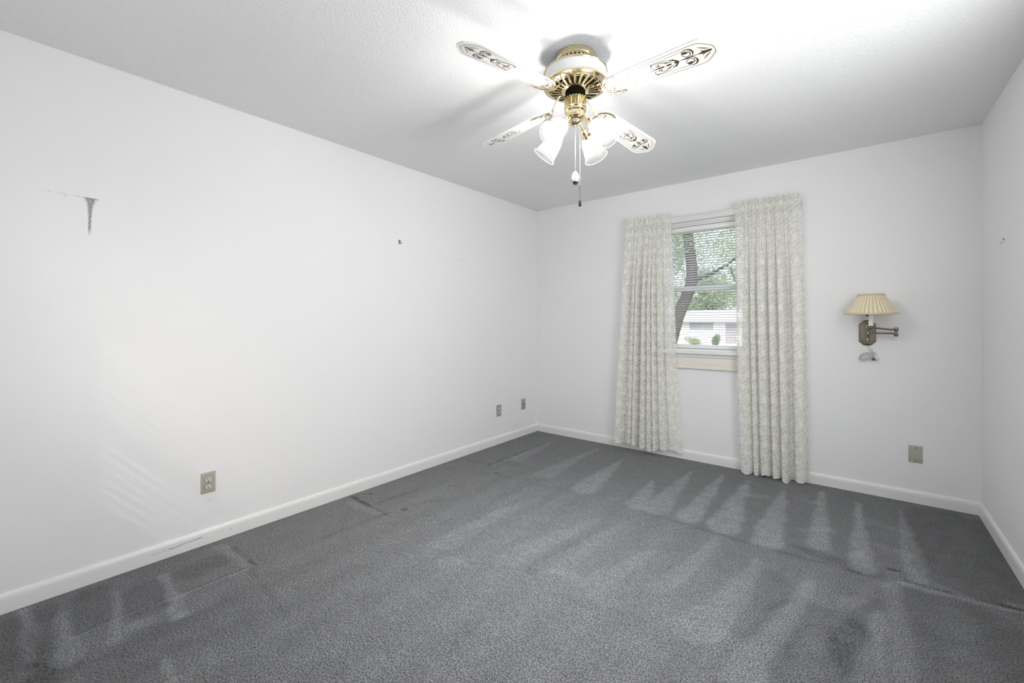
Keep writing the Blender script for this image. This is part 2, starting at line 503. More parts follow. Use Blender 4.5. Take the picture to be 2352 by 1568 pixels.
def leaf_material(name, c1, c2):
    m, nt, out = new_mat(name)
    n = noise(nt, coords(nt), 3.5, 3)
    c = mixcol(nt, n.outputs[0], c1, c2)
    d = nt.nodes.new('ShaderNodeBsdfDiffuse'); nt.links.new(c, d.inputs[0])
    t = nt.nodes.new('ShaderNodeBsdfTranslucent'); nt.links.new(c, t.inputs[0])
    mx = nt.nodes.new('ShaderNodeMixShader'); mx.inputs[0].default_value = .35
    nt.links.new(d.outputs[0], mx.inputs[1]); nt.links.new(t.outputs[0], mx.inputs[2]); nt.links.new(mx.outputs[0], out.inputs[0])
    return m
M_leaf = leaf_material('light_green_leaves', (.56, .63, .47), (.33, .42, .27))
M_leaf_dark = leaf_material('deep_green_leaves', (.34, .42, .28), (.16, .23, .15))
M_bark = simple('dark_bark', (.095, .082, .088), .9, nscale=14, namt=.6)
M_lawn = simple('dry_lawn', (.34, .40, .28), .95, nscale=3, namt=.45)
M_asphalt = simple('pale_street', (.62, .62, .64), .9, nscale=2, namt=.1)
M_siding = simple('white_siding', (.85, .85, .87), .7, nscale=1.5, namt=.06)
M_roof = simple('pale_lilac_shingles', (.68, .67, .72), .85, nscale=5, namt=.15)
M_eave = simple('dark_eave_board', (.36, .34, .40), .7)  # dark purple-grey of the eave line and front door
M_darkglass = simple('dark_house_window', (.36, .38, .44), .3)

# ================================================================== THE ROOM
T = .12
WX0, WX1, WZ0, WZ1 = 1.405, 2.095, .962, 2.062          # window opening in the far wall
RX0, RX1, RZ0, RZ1 = .50, 1.26, 1.02, 2.06              # second window, in the wall behind the camera
structure(MB().box((-T, -ROOM_D - T, 0), (0, T, ROOM_H)).build('wall_left', M_wall_left, smooth=0))
def holed_wall(name, ya, yb, x0, x1, hx0, hx1, hz0, hz1):
    w = MB()
    w.box((x0, ya, 0), (hx0, yb, ROOM_H)).box((hx1, ya, 0), (x1, yb, ROOM_H))
    w.box((hx0, ya, 0), (hx1, yb, hz0)).box((hx0, ya, hz1), (hx1, yb, ROOM_H))
    return structure(w.build(name, M_wall, smooth=0))
SY0, SY1 = -3.10, -1.60                                  # window added for the right fill lamp, in the right wall, out of view
w = MB().box((ROOM_W, -ROOM_D - T, 0), (ROOM_W + T, SY0, ROOM_H)).box((ROOM_W, SY1, 0), (ROOM_W + T, T, ROOM_H))
w.box((ROOM_W, SY0, 0), (ROOM_W + T, SY1, RZ0)).box((ROOM_W, SY0, RZ1), (ROOM_W + T, SY1, ROOM_H))
structure(w.build('wall_right', M_wall, smooth=0))
holed_wall('wall_back', 0, T, 0, ROOM_W, WX0, WX1, WZ0, WZ1)
holed_wall('wall_front', -ROOM_D - T, -ROOM_D, 0, ROOM_W, RX0, RX1, RZ0, RZ1)
structure(MB().box((-T, -ROOM_D - T, ROOM_H), (ROOM_W + T, T, ROOM_H + .1)).build('ceiling', M_ceil, smooth=0))

# carpet, as a fine grid that carries the brushed nap marks left by a vacuum cleaner and the dents left by furniture
# each: path on the floor (x, y), half width at both ends, strength at both ends
STROKES = [
    ([(2.594, -0.138), (2.630, -1.071)], 0.012, 0.056, 0.90, 0.81),
    ([(2.797, -0.251), (2.812, -1.194)], 0.012, 0.051, 0.90, 0.81),
    ([(3.009, -0.235), (3.018, -1.166)], 0.012, 0.044, 0.75, 0.68),
    ([(2.382, -0.306), (2.403, -1.208)], 0.012, 0.082, 0.90, 0.81),
    ([(2.142, -0.262), (2.176, -1.155)], 0.012, 0.092, 0.90, 0.81),
    ([(1.963, -0.254), (1.976, -1.168)], 0.012, 0.071, 0.90, 0.81),
    ([(1.742, -0.315), (1.778, -1.182)], 0.012, 0.081, 0.80, 0.72),
    ([(1.576, -0.706), (1.656, -1.189)], 0.012, 0.072, 0.80, 0.72),
    ([(1.176, -0.361), (1.245, -1.155)], 0.012, 0.096, 0.85, 0.77),
    ([(0.852, -0.186), (0.848, -1.095)], 0.012, 0.085, 0.50, 0.45),
    ([(0.357, -0.100), (0.442, -0.913)], 0.012, 0.072, 0.40, 0.36),
    ([(2.626, -1.501), (2.584, -1.813), (2.504, -2.169), (2.492, -2.320)], 0.020, 0.070, 0.55, 0.50),
    ([(2.391, -1.450), (2.383, -1.680), (2.351, -1.935), (2.298, -2.159)], 0.020, 0.090, 0.40, 0.55),
    ([(2.186, -1.304), (2.135, -1.762), (2.099, -1.967)], 0.015, 0.060, 0.35, 0.30),
    ([(2.866, -1.576), (2.844, -1.879), (2.816, -2.062)], 0.015, 0.040, 0.50, 0.50),
    ([(2.917, -1.300), (2.927, -1.624), (2.928, -1.972)], 0.030, 0.030, 0.50, 0.35),
    ([(2.745, -1.581), (2.809, -1.516)], 0.030, 0.030, 0.30, 0.30),
    ([(2.734, -1.765), (2.799, -1.782)], 0.020, 0.020, 0.20, 0.20),
    ([(2.213, -0.548), (2.286, -0.524)], 0.040, 0.040, 0.40, 0.40),
    ([(2.485, -0.400), (2.548, -0.416)], 0.040, 0.040, 0.30, 0.30),
    ([(2.871, -0.565), (2.983, -0.576)], 0.030, 0.030, 0.30, 0.30),
    ([(2.898, -0.870), (2.991, -0.897)], 0.040, 0.040, 0.35, 0.35),
    ([(2.547, -0.923), (2.661, -0.832)], 0.030, 0.030, 0.30, 0.30),
    ([(0.995, -1.774), (1.028, -2.065), (1.024, -2.313)], 0.030, 0.080, 0.35, 0.40),
    ([(1.550, -1.551), (1.480, -1.866), (1.416, -2.195)], 0.020, 0.090, 0.40, 0.35),
    ([(1.089, -1.517), (1.029, -1.859)], 0.030, 0.050, 0.30, 0.30),
    ([(1.945, -1.681), (1.891, -1.938), (1.835, -2.197)], 0.020, 0.080, 0.40, 0.35),
    ([(1.685, -1.566), (1.623, -1.975), (1.602, -2.168)], 0.020, 0.060, 0.35, 0.30),
    ([(0.404, -1.712), (0.466, -2.194)], 0.030, 0.050, 0.20, 0.20),
    ([(0.930, -1.442), (0.927, -1.770)], 0.020, 0.040, 0.25, 0.25),
    ([(1.162, -2.450), (1.210, -2.412)], 0.050, 0.050, 0.35, 0.35),
    ([(1.662, -2.153), (1.733, -2.144)], 0.030, 0.030, 0.35, 0.35),
    ([(1.567, -1.881), (1.533, -2.223)], 0.050, 0.060, -0.30, -0.30),
    ([(2.531, -1.161), (2.768, -1.223), (2.857, -1.237)], 0.030, 0.050, -0.45, -0.35),
    ([(1.684, -1.258), (2.075, -1.273), (2.325, -1.282), (2.542, -1.273), (2.798, -1.267)], 0.012, 0.012, -0.30, -0.40),
    ([(2.595, -1.700), (2.524, -2.105), (2.475, -2.334)], 0.060, 0.100, -0.25, -0.20),
    ([(2.725, -1.785), (2.708, -2.148)], 0.120, 0.160, -0.30, -0.30),
    ([(3.095, -1.490), (3.007, -1.909)], 0.250, 0.300, -0.30, -0.30),
    ([(3.225, -0.284), (3.253, -0.955)], 0.220, 0.250, -0.34, -0.34),
    ([(2.483, -1.568), (2.434, -2.017)], 0.060, 0.070, -0.20, -0.20),
    ([(2.966, -1.207), (3.128, -1.206), (3.332, -1.186)], 0.006, 0.006, -1.10, -1.10),
    ([(2.958, -1.245), (3.048, -1.248), (3.125, -1.238), (3.328, -1.208)], 0.020, 0.012, 0.80, 0.70),
    ([(2.919, -1.134), (2.954, -1.127)], 0.008, 0.008, -1.00, -1.00),
    ([(2.924, -1.154), (2.952, -1.153)], 0.010, 0.010, 0.60, 0.60),
    ([(3.298, -1.154), (3.343, -1.151)], 0.012, 0.012, 0.60, 0.60),
    ([(3.293, -0.109), (3.336, -0.094)], 0.012, 0.012, 0.70, 0.70),
    ([(2.614, -0.085), (2.655, -0.075)], 0.012, 0.012, 0.70, 0.70),
    ([(0.436, -3.703), (0.421, -3.585), (0.418, -3.511), (0.439, -3.396), (0.445, -3.097)], 0.006, 0.006, 0.70, 0.70),
    ([(0.424, -3.701), (0.408, -3.583), (0.407, -3.509), (0.428, -3.393), (0.432, -3.092)], 0.005, 0.005, -0.50, -0.50),
    ([(0.089, -3.103), (0.418, -3.082)], 0.030, 0.020, 0.45, 0.50),
    ([(0.152, -3.062), (0.437, -3.059)], 0.005, 0.005, -1.00, -1.00),
    ([(0.049, -3.109), (0.077, -3.069)], 0.008, 0.008, -0.60, -0.60),
    ([(0.472, -3.089), (0.626, -3.102), (1.007, -3.132)], 0.010, 0.012, -0.35, -0.20),
    ([(0.041, -3.811), (0.281, -3.805), (0.464, -3.809)], 0.022, 0.020, 0.90, 0.50),
    ([(0.192, -3.712), (0.388, -3.719), (0.577, -3.734)], 0.012, 0.035, 0.70, 0.70),
    ([(0.184, -3.540), (0.347, -3.557), (0.585, -3.606)], 0.012, 0.020, 0.70, 0.40),
    ([(0.186, -3.372), (0.382, -3.383), (0.604, -3.404)], 0.012, 0.025, 0.70, 0.70),
    ([(0.840, -3.508), (0.985, -3.523)], 0.012, 0.020, 0.50, 0.50),
    ([(0.918, -3.407), (0.983, -3.410)], 0.020, 0.020, 0.30, 0.30),
    ([(0.530, -3.579), (0.532, -3.511)], 0.030, 0.030, 0.40, 0.40),
    ([(0.607, -3.422), (0.615, -3.343)], 0.020, 0.020, 0.40, 0.30),
    ([(0.124, -3.856), (0.434, -3.848), (0.598, -3.831)], 0.050, 0.080, -0.50, -0.40),
    ([(0.104, -3.750), (0.390, -3.761), (0.631, -3.764)], 0.040, 0.060, -0.40, -0.40),
    ([(0.110, -3.611), (0.375, -3.637)], 0.060, 0.070, -0.35, -0.30),
    ([(0.269, -3.461), (0.429, -3.470)], 0.080, 0.080, -0.30, -0.30),
    ([(0.257, -3.261), (0.252, -3.177)], 0.080, 0.080, -0.35, -0.35),
    ([(0.756, -3.591), (0.709, -3.507), (0.735, -3.300)], 0.120, 0.120, -0.30, -0.15),
    ([(0.055, -2.289), (0.292, -2.303), (0.464, -2.308)], 0.012, 0.010, -1.10, -0.90),
    ([(0.119, -2.350), (0.408, -2.325)], 0.030, 0.030, 0.35, 0.40),
    ([(0.073, -2.208), (0.107, -2.181)], 0.012, 0.012, -0.80, -0.80),
    ([(0.490, -2.195), (0.510, -2.180)], 0.012, 0.012, -1.10, -1.10),
    ([(0.464, -2.308), (0.433, -2.537), (0.448, -2.771)], 0.012, 0.012, -0.45, -0.40),
    ([(0.063, -1.215), (0.347, -1.195)], 0.012, 0.010, -0.60, -0.60),
    ([(0.342, -1.189), (0.354, -0.672), (0.364, -0.110)], 0.009, 0.007, -0.60, -0.50),
    ([(0.388, -1.202), (0.402, -0.712)], 0.009, 0.009, 0.45, 0.40),
    ([(0.109, -1.205), (0.350, -1.217)], 0.010, 0.010, 0.30, 0.30),
    ([(0.516, -1.321), (0.540, -1.302)], 0.010, 0.010, -0.90, -0.90),
    ([(0.277, -2.224), (0.310, -1.933)], 0.020, 0.020, -0.35, -0.35),
    ([(0.475, -2.128), (0.567, -1.947)], 0.015, 0.015, -0.30, -0.30),
]

def build_floor():
    step = .0105
    nx, ny = int(ROOM_W / step) + 1, int(ROOM_D / step) + 1
    xs = np.linspace(0, ROOM_W, nx); ys = np.linspace(-ROOM_D, 0, ny)
    X, Y = np.meshgrid(xs, ys)
    rng = np.random.default_rng(4)
    wob = np.zeros_like(X); wob2 = np.zeros_like(X)
    for k in range(14):
        kx, ky, ph = rng.normal(0, 30), rng.normal(0, 30), rng.uniform(0, 6.28); wob += np.sin(kx * X + ky * Y + ph) / 5
        kx, ky, ph = rng.normal(0, 55), rng.normal(0, 55), rng.uniform(0, 6.28); wob2 += np.sin(kx * X + ky * Y + ph) / 5
    F = np.zeros_like(X)
    # a broad lighter tone over the middle of the room, slightly darker towards the right
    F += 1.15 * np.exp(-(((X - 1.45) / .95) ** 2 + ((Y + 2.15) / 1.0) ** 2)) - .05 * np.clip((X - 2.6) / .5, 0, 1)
    # faint parallel passes running up the room
    F += .10 * np.sin(2 * PI * (X + .03 * wob) / .235) * (Y < -1.15) * (X > .45)
    for pts, w0, w1, a0, a1 in STROKES:
        L = [math.dist(pts[i], pts[i + 1]) for i in range(len(pts) - 1)]; tot = sum(L); acc = 0; best = np.zeros_like(X)
        for i, l in enumerate(L):
            (ax, ay), (bx, by) = pts[i], pts[i + 1]
            dx, dy = (bx - ax) / l, (by - ay) / l
            s = (X - ax) * dx + (Y - ay) * dy
            sc = np.clip(s, 0, l); t = (acc + sc) / tot
            d = np.hypot(X - ax - dx * sc, Y - ay - dy * sc)
            w = w0 + (w1 - w0) * t; a = a0 + (a1 - a0) * t
            soft = np.minimum(.034, w * 1.1) + .006
            prof = np.clip((w + soft * .5 + wob * min(.010, w0 + .002) - d) / soft, 0, 1)
            prof = prof * prof * (3 - 2 * prof)
            v = a * prof * (1 + .22 * wob2 * (w > .012))
            best = np.where(np.abs(v) > np.abs(best), v, best); acc += l
        F += best
    Z = np.zeros_like(X)
    deep = np.clip(-F + 1.15 * np.exp(-(((X - 1.45) / .95) ** 2 + ((Y + 2.15) / 1.0) ** 2)) - .55, 0, .5); Z -= deep * .012                     # dents press the pile down
    me = bpy.data.meshes.new('floor')
    V = np.stack([X, Y, Z], -1).reshape(-1, 3)
    idx = np.arange(nx * ny).reshape(ny, nx)
    Q = np.stack([idx[:-1, :-1], idx[:-1, 1:], idx[1:, 1:], idx[1:, :-1]], -1).reshape(-1, 4)
    me.vertices.add(len(V)); me.vertices.foreach_set('co', V.ravel())
    me.loops.add(Q.size); me.loops.foreach_set('vertex_index', Q.ravel().astype(np.int32))
    me.polygons.add(len(Q)); me.polygons.foreach_set('loop_start', np.arange(0, Q.size, 4, dtype=np.int32))
    me.update(); me.validate()
    at = me.attributes.new('nap_tone', 'FLOAT', 'POINT'); at.data.foreach_set('value', np.clip(F, -1.4, 1.9).astype(np.float32).ravel())
    me.polygons.foreach_set('use_smooth', [True] * len(me.polygons))
    me.materials.append(M_carpet)
    o = bpy.data.objects.new('floor', me); COL.objects.link(o); return structure(o)
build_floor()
structure(MB().box((-T, -ROOM_D - T, -.30), (ROOM_W + T, T, -.012)).build('floor_slab', M_asphalt, smooth=0))   # slab under the carpet

BB_H, BB_T = .082, .013
bb_prof = [(0, -.005), (BB_T, -.005), (BB_T, .052), (BB_T * .96, .062), (BB_T * .78, .071), (BB_T * .5, .078), (BB_T * .22, .0815), (0, BB_H)]
def baseboard(name, fn, l0, l1, mat=M_trim):
    structure(MB().prism(bb_prof, l0, l1, fn=fn).build(name, mat, smooth=40))
baseboard('baseboard_left', lambda a, b, z: (a, z, b), -ROOM_D, 0, M_base_left)
baseboard('baseboard_right', lambda a, b, z: (ROOM_W - a, z, b), -ROOM_D, 0)
baseboard('baseboard_back', lambda a, b, z: (z, -a, b), 0, ROOM_W)
baseboard('baseboard_front', lambda a, b, z: (z, -ROOM_D + a, b), 0, ROOM_W)

# ------------------------------------------------------------------ windows
def make_window(name, x0, x1, z0, z1, yi, s, stool=True):
    """yi: inner wall plane, s=+1 when the outside lies towards +y"""
    Y = lambda d: yi + s * d                                                # d>0 outwards, d<0 into the room
    cw = .066
    c = MB()
    def casing(a, b): c.box(a, b, bev=.004)
    casing((x0 - cw, Y(-.017), z0 - .0), (x0, Y(0), z1 + cw)); casing((x1, Y(-.017), z0), (x1 + cw, Y(0), z1 + cw))
    casing((x0, Y(-.017), z1), (x1, Y(0), z1 + cw))
    casing((x0 - cw - .008, Y(-.024), z1 + cw - .012), (x1 + cw + .008, Y(0), z1 + cw + .004))
    # jamb liner
    c.box((x0, Y(0), z0), (x0 + .012, Y(T), z1)); c.box((x1 - .012, Y(0), z0), (x1, Y(T), z1)); c.box((x0, Y(0), z1 - .012), (x1, Y(T), z1)); c.box((x0, Y(.0), z0), (x1, Y(T), z0 + .012))
    w = c.build(name, M_trim); structure(w)
    st = MB().box((x0 - cw - .022, Y(-.055), z0 - .030), (x1 + cw + .022, Y(.03), z0 - .004), bev=.007)
    st.box((x0 - cw, Y(-.026), z0 - .060), (x1 + cw, Y(0), z0 - .030), bev=.006)
    st.build('window_sill', M_trim, w)
    ap = MB().box((x0 - cw, Y(-.016), z0 - .160), (x1 + cw, Y(0), z0 - .058), bev=.003)
    ap.box((x0 - cw, Y(-.021), z0 - .160), (x1 + cw, Y(0), z0 - .140), bev=.004)
    ap.build('window_apron', M_cream, w)
    zm = (z0 + z1) / 2 - .012
    def sash(nm, za, zb, d0):
        f = MB(); t = .036
        f.box((x0 + .012, Y(d0), za), (x0 + .012 + t, Y(d0 + .035), zb), bev=.003).box((x1 - .012 - t, Y(d0), za), (x1 - .012, Y(d0 + .035), zb), bev=.003)
        f.box((x0 + .012, Y(d0), za), (x1 - .012, Y(d0 + .035), za + t), bev=.003).box((x0 + .012, Y(d0), zb - t), (x1 - .012, Y(d0 + .035), zb), bev=.003)
        o = f.build(nm, M_vinyl, w)
        MB().box((x0 + .03, Y(d0 + .016), za + .02), (x1 - .03, Y(d0 + .020), zb - .02)).build('glass_pane', M_pane, o, smooth=0)
        return o
    sash('lower_sash', z0 + .010, zm + .020, .048)
    sash('upper_sash', zm - .018, z1 - .010, .084)
    return w
make_window('window_1', WX0, WX1, WZ0, WZ1, 0, 1)
make_window('window_2', RX0, RX1, RZ0, RZ1, -ROOM_D, -1)
w3 = MB()
for ya, yb, za, zb in ((SY0 - .066, SY0, RZ0 - .066, RZ1 + .066), (SY1, SY1 + .066, RZ0 - .066, RZ1 + .066), (SY0, SY1, RZ1, RZ1 + .066), (SY0, SY1, RZ0 - .066, RZ0)):
    w3.box((ROOM_W - .017, ya, za), (ROOM_W, yb, zb), bev=.004)
for ya, yb, za, zb in ((SY0, SY0 + .045, RZ0, RZ1), (SY1 - .045, SY1, RZ0, RZ1), (SY0, SY1, RZ1 - .045, RZ1), (SY0, SY1, RZ0, RZ0 + .045)):
    w3.box((ROOM_W + .07, ya, za), (ROOM_W + T, yb, zb))
w3 = structure(w3.build('added_window', M_trim))  # window added out of view to go with the right fill lamp
MB().box((ROOM_W + .09, SY0 + .03, RZ0 + .03), (ROOM_W + .094, SY1 - .03, RZ1 - .03)).build('glass_pane', M_pane, w3, smooth=0)

def make_blind(x0, x1, z0, z1, yc, label, tilt, pitch=.0213, hw=.0125, rot=None):
    b = thing('mini_blind', label, 'blind', ((x0 + x1) / 2, yc, z1))
    MB().box((x0, yc - .016, z1 - .040), (x1, yc + .016, z1 - .002), bev=.003).build('headrail', M_white, b)
    n = int((z1 - z0 - .075) / pitch); sl = MB()
    for k in range(n):
        z = z1 - .056 - k * pitch; P = []
        for q in range(5):
            t = -1 + q * .5; dy = t * hw * math.cos(tilt); dz = t * hw * math.sin(tilt) + .0016 * (1 - t * t)
            P.append((yc + dy, z + dz))
        V = [(x0 + .004, y, zz) for y, zz in P] + [(x1 - .004, y, zz) for y, zz in P]
        sl.add(V, [(i, i + 1, 6 + i, 5 + i) for i in range(4)])
        sl.build('slats', M_slat, b, smooth=60, recalc=False)
    MB().box((x0, yc - .012, z0 + .004), (x1, yc + .012, z0 + .020), bev=.003).build('bottom_rail', M_white, b)
    for f in (.12, .5, .88):
        x = x0 + (x1 - x0) * f; cd = MB()
        for dy in (-.0115, .0115): cd.tube([(x, yc + dy, z0 + .012), (x, yc + dy, z1 - .02)], .0006, 5)
        cd.box((x - .0006, yc - .0115, z0 + .011), (x + .0006, yc + .0115, z0 + .013)).build('ladder_cord', M_white, b)
    if rot: b.rotation_euler = (0, 0, rot[0]); b.location = rot[1]
    return b
make_blind(WX0 + .013, WX1 - .013, WZ0 + .013, WZ1 - .013, .026, 'white horizontal mini blind hanging in the window between the lace curtains', R(-13))
make_blind(RX0 + .013, RX1 - .013, RZ0 + .013, RZ1 - .013, -ROOM_D - .034, 'white wide-slatted blind in the window behind the camera', R(-26), .056, .031)
sy = (SY1 - SY0) / 2 - .013
make_blind(-sy, sy, RZ0 + .013, RZ1 - .013, 0, 'added closed white mini blind in the added right wall window, out of view', R(74), rot=(R(90), (ROOM_W + .03, (SY0 + SY1) / 2, RZ1 - .013)))  # closed blind added to block the sun at the added window

# ------------------------------------------------------------------ curtain rod and lace curtains
ROD_Y = -.078
r = thing('curtain_rod', 'flat white curtain rod across the top of the window, bare between the two curtains', 'curtain rod', (1.77, -.04, 2.10))
rod = MB()
def flat_c(x0, x1):   # flat sash rod: a shallow C section, open side to the wall
    prof = [(ROD_Y + .006, 2.078), (ROD_Y, 2.078), (ROD_Y - .003, 2.084), (ROD_Y - .003, 2.122), (ROD_Y, 2.128), (ROD_Y + .006, 2.128), (ROD_Y + .006, 2.1255), (ROD_Y + .002, 2.1255), (ROD_Y, 2.121), (ROD_Y, 2.085), (ROD_Y + .002, 2.0805), (ROD_Y + .006, 2.0805)]
    rod.prism(prof, x0, x1, fn=lambda a, b, z: (z, a, b))
flat_c(1.095, 2.452)
rod.build('rail', M_rod, r, smooth=30)
for x in (1.095, 2.452):
    MB().box((x - .0015, ROD_Y, 2.080), (x + .0015, -.001, 2.126)).box((x - .012, -.003, 2.075), (x + .012, 0, 2.131)).build('wall_bracket', M_rod, r, smooth=0)

def smoothstep(t): t = max(0., min(1., t)); return t * t * (3 - 2 * t)
def curtain(label, top, bot, ztop, zbot, folds, seed, mid=None, group=None):
    rnd = random.Random(seed); NU, NV = 300, 120
    gathers = []; u = 0.
    while u < 1.:
        w = rnd.uniform(.018, .036); gathers.append((u, min(1., u + w), rnd.uniform(.6, 1.2))); u += w
    edges = [0.]; [edges.append(e) for e, _ in folds]; amps = [a for _, a in folds]
    def big(u):
        for k in range(len(amps)):
            if edges[k] <= u <= edges[k + 1] + 1e-9:
                t = (u - edges[k]) / (edges[k + 1] - edges[k])
                return amps[k] * (1 - abs(2 * t - 1) ** 4.5)
        return 0.
    def small(u):
        for a, b, c in gathers:
            if a <= u <= b: return c * max(0, math.sin(PI * (u - a) / (b - a))) ** .8
        return 0.
    V = []; UV = []; width_m = 1.05
    ph = [rnd.uniform(0, 6.28) for _ in range(6)]
    for j in range(NV + 1):
        v = j / NV; z = ztop + (zbot - ztop) * v
        dz_rod = (z - 2.103)
        gz = math.exp(-(dz_rod / .020) ** 2)                     # pulled tight around the rod pocket
        head = smoothstep((z - 2.125) / .02)
        fall = smoothstep((2.075 - z) / .75) ** .8
        xl = top[0] + (bot[0] - top[0]) * v; xr = top[1] + (bot[1] - top[1]) * v
        if mid: xl += mid[0] * math.sin(PI * v); xr += mid[1] * math.sin(PI * v)
        hem = 0
        for i in range(NU + 1):
            u = i / NU
            uw = u + .010 * math.sin(5 * u + 3 * v + ph[0]) * v * math.sin(PI * u)
            bg = big(min(1, max(0, uw)))
            y_s = small(u) * (.016 * (1 - fall * .8) * (1 - gz * .55) + .012 * head)
            y_b = bg * (.096 * fall + .010)
            y = -.026 - .056 * (1 - fall) - y_s - y_b - .004 * math.sin(9 * v + 7 * u + ph[1]) * fall
            x = xl + (xr - xl) * u + (.0035 * math.sin(60 * u + ph[2]) * head)
            # fold crests lean a little towards the middle so the valleys become narrow
            zz = z + (.010 * math.sin(11 * u + ph[3]) + .006 * math.sin(31 * u + ph[4])) * (v ** 6)
            if head > 0: zz += .004 * math.sin(90 * u + ph[5]) * head
            # the outer edges return towards the wall
            V.append((x, min(y, -.016), zz)); UV.append((u * width_m, z))
    F = []
    for j in range(NV):
        for i in range(NU):
            a = j * (NU + 1) + i; F.append((a, a + 1, a + NU + 2, a + NU + 1))
    me = bpy.data.meshes.new('lace_curtain'); org = Vector(((top[0] + top[1]) / 2, -.085, ztop))
    me.from_pydata([tuple(Vector(p) - org) for p in V], [], F)
    lay = me.uv_layers.new(name='uv')
    vi = np.empty(len(me.loops), dtype=np.int32); me.loops.foreach_get('vertex_index', vi)
    lay.data.foreach_set('uv', np.array(UV, dtype=np.float32)[vi].ravel())
    me.materials.append(M_lace); me.polygons.foreach_set('use_smooth', [True] * len(me.polygons)); me.update()
    o = bpy.data.objects.new('lace_curtain', me); COL.objects.link(o); o.location = org
    return tag(o, label, 'curtain', group)
GC = 'pair of lace curtains'
curtain('left lace curtain panel, narrower at the top, nearest the corner, hem above the baseboard', (1.090, 1.508), (.962, 1.590), 2.168, .058,
        [(.13, .9), (.215, .25), (.29, .8), (.365, .9), (.425, .25), (.52, 1.), (.615, .9), (.68, .9), (.80, .5), (1., .35)], 3, (.0, -.020), GC)
curtain('right lace curtain panel beside the wall lamp, hem almost touching the carpet', (2.020, 2.458), (2.048, 2.508), 2.170, .016,
        [(.22, .85), (.32, .75), (.49, .95), (.62, 1.), (.755, 1.05), (.80, .1), (1., .75)], 8, (-.012, .010), GC)

# ------------------------------------------------------------------ wall plates
def plate_local(b, w=.070, h=.114, t=.0055, mi=0):
    bm = bmesh.new(); bmesh.ops.create_cube(bm, size=1.0)
    for q in bm.verts:
        s = 1 if q.co.z < 0 else .94
        q.co = Vector((q.co.x * w * (s if q.co.z > 0 else 1), q.co.y * h * (1 if q.co.z < 0 else .962), (q.co.z + .5) * t))
    bmesh.ops.bevel(bm, geom=list(bm.edges), offset=.0012, segments=2, profile=.6, affect='EDGES')
    return b.bm(bm, mi)
def wall_frame(pos, normal):
    n = Vector(normal); v = Vector((0, 0, 1)); u = v.cross(n)
    return Matrix.Translation(Vector(pos)) @ Matrix((u, v, n)).transposed().to_4x4()
def screw(b, x, y, z, r=.0035, mi=0):
    return b.lathe([(r, z), (r, z + .0008), (r * .6, z + .0014), (0.0, z + .0015)], (x, y, 0), (0, 0, 1), 12, mi)
def outlet(pos, normal, label, mplate, group):
    o = thing('wall_outlet', label, 'outlet', pos, group); F = wall_frame(pos, normal)
    plate_local(MB()).xf(F).build('cover_plate', mplate, o)
    for s in (1, -1):
        rc = MB(); cy = s * .0195
        poly = []
        for k in range(28):
            a = 2 * PI * k / 28; x = .0172 * math.cos(a); y = .0172 * math.sin(a); poly.append((x, max(-.0142, min(.0142, y)) + cy))
        rc.prism(poly, .004, .0078)
        rc.add([(x * 1.10, (y - cy) * 1.10 + cy, .00565) for x, y in poly], [tuple(range(28))], 1)
        for x, hh in ((-.0063, .0082), (.0063, .0068)): rc.box((x - .0012, cy + .001 - hh / 2 + .003, .0074), (x + .0012, cy + .001 + hh / 2 + .003, .0081), 1)
        rc.lathe([(.0026, .0074), (.0026, .0081)], (0, cy - .0075, 0), (0, 0, 1), 12, 1)
        rc.xf(F).build('receptacle', [M_socket, M_brass_dark], o)
    screw(MB(), 0, 0, .0052).xf(F).build('screw', M_antique, o)
    return o
outlet((0, -3.130, .334), (1, 0, 0), 'beige duplex outlet on the left wall, the one nearest the camera', M_plate, None)
outlet((0, -.660, .330), (1, 0, 0), 'grey painted duplex outlet low on the left wall near the far corner', M_plate2, None)
j = thing('cable_jack_plate', 'grey painted plate with one round cable jack beside the far corner of the left wall', 'wall plate', (0, -.258, .333)); F = wall_frame((0, -.258, .333), (1, 0, 0))
plate_local(MB()).xf(F).build('cover_plate', M_plate2, j)
MB().lathe([(.0075, .004), (.0075, .0065), (.005, .0065), (.005, .010), (.0, .010)], (0, 0, 0), (0, 0, 1), 14, 0).xf(F).build('cable_jack', M_brass_dark, j)
j = thing('blank_wall_plate', 'square beige blank cover plate low on the window wall near the right corner', 'wall plate', (3.0955, 0, .325)); F = wall_frame((3.0955, 0, .325), (0, -1, 0))
plate_local(MB(), .071, .114).xf(F).build('cover_plate', M_plate, j)
for s in (1, -1): screw(MB(), 0, s * .042, .0052).xf(F).build('screw', M_iron, j)

# ------------------------------------------------------------------ hooks left in the walls
F = wall_frame((0, -1.852, 1.842), (1, 0, 0))
h = MB().tube([(0, .004, 0), (0, .004, .009), (-.001, .0035, .012)], [.0022, .0022, .0028], 8)
h.tube([(.002, .006, .004), (.004, .002, .008), (-.003, -.004, .010), (-.006, -.012, .011), (-.001, -.017, .014), (.006, -.011, .017), (.008, -.006, .018)], [.0022, .0022, .0024, .0026, .0028, .0026, .0018], 8)
h.tube([(-.005, .008, .003), (-.009, .012, .006)], .0015, 6)
h.sphere((-.004, .006, .006), .0038, 10, 8).sphere((.005, .006, .006), .0036, 10, 8)
tag(h.xf(F).build('picture_hook', M_black, origin=(0, -1.852, 1.842)), 'small bent black picture hook high on the left wall', 'hook')
F = wall_frame((ROOM_W, -.550, 1.634), (-1, 0, 0))
h = MB().tube([(0, .010, -.001), (0, .010, .006)], .0022, 8, 0).sphere((0, .010, .006), .003, 10, 8, 1)
h.tube([(0, .010, .004), (0, .002, .006), (0, -.007, .008), (.001, -.010, .012), (.004, -.008, .017), (.007, -.005, .020)], .0016, 8, 0)
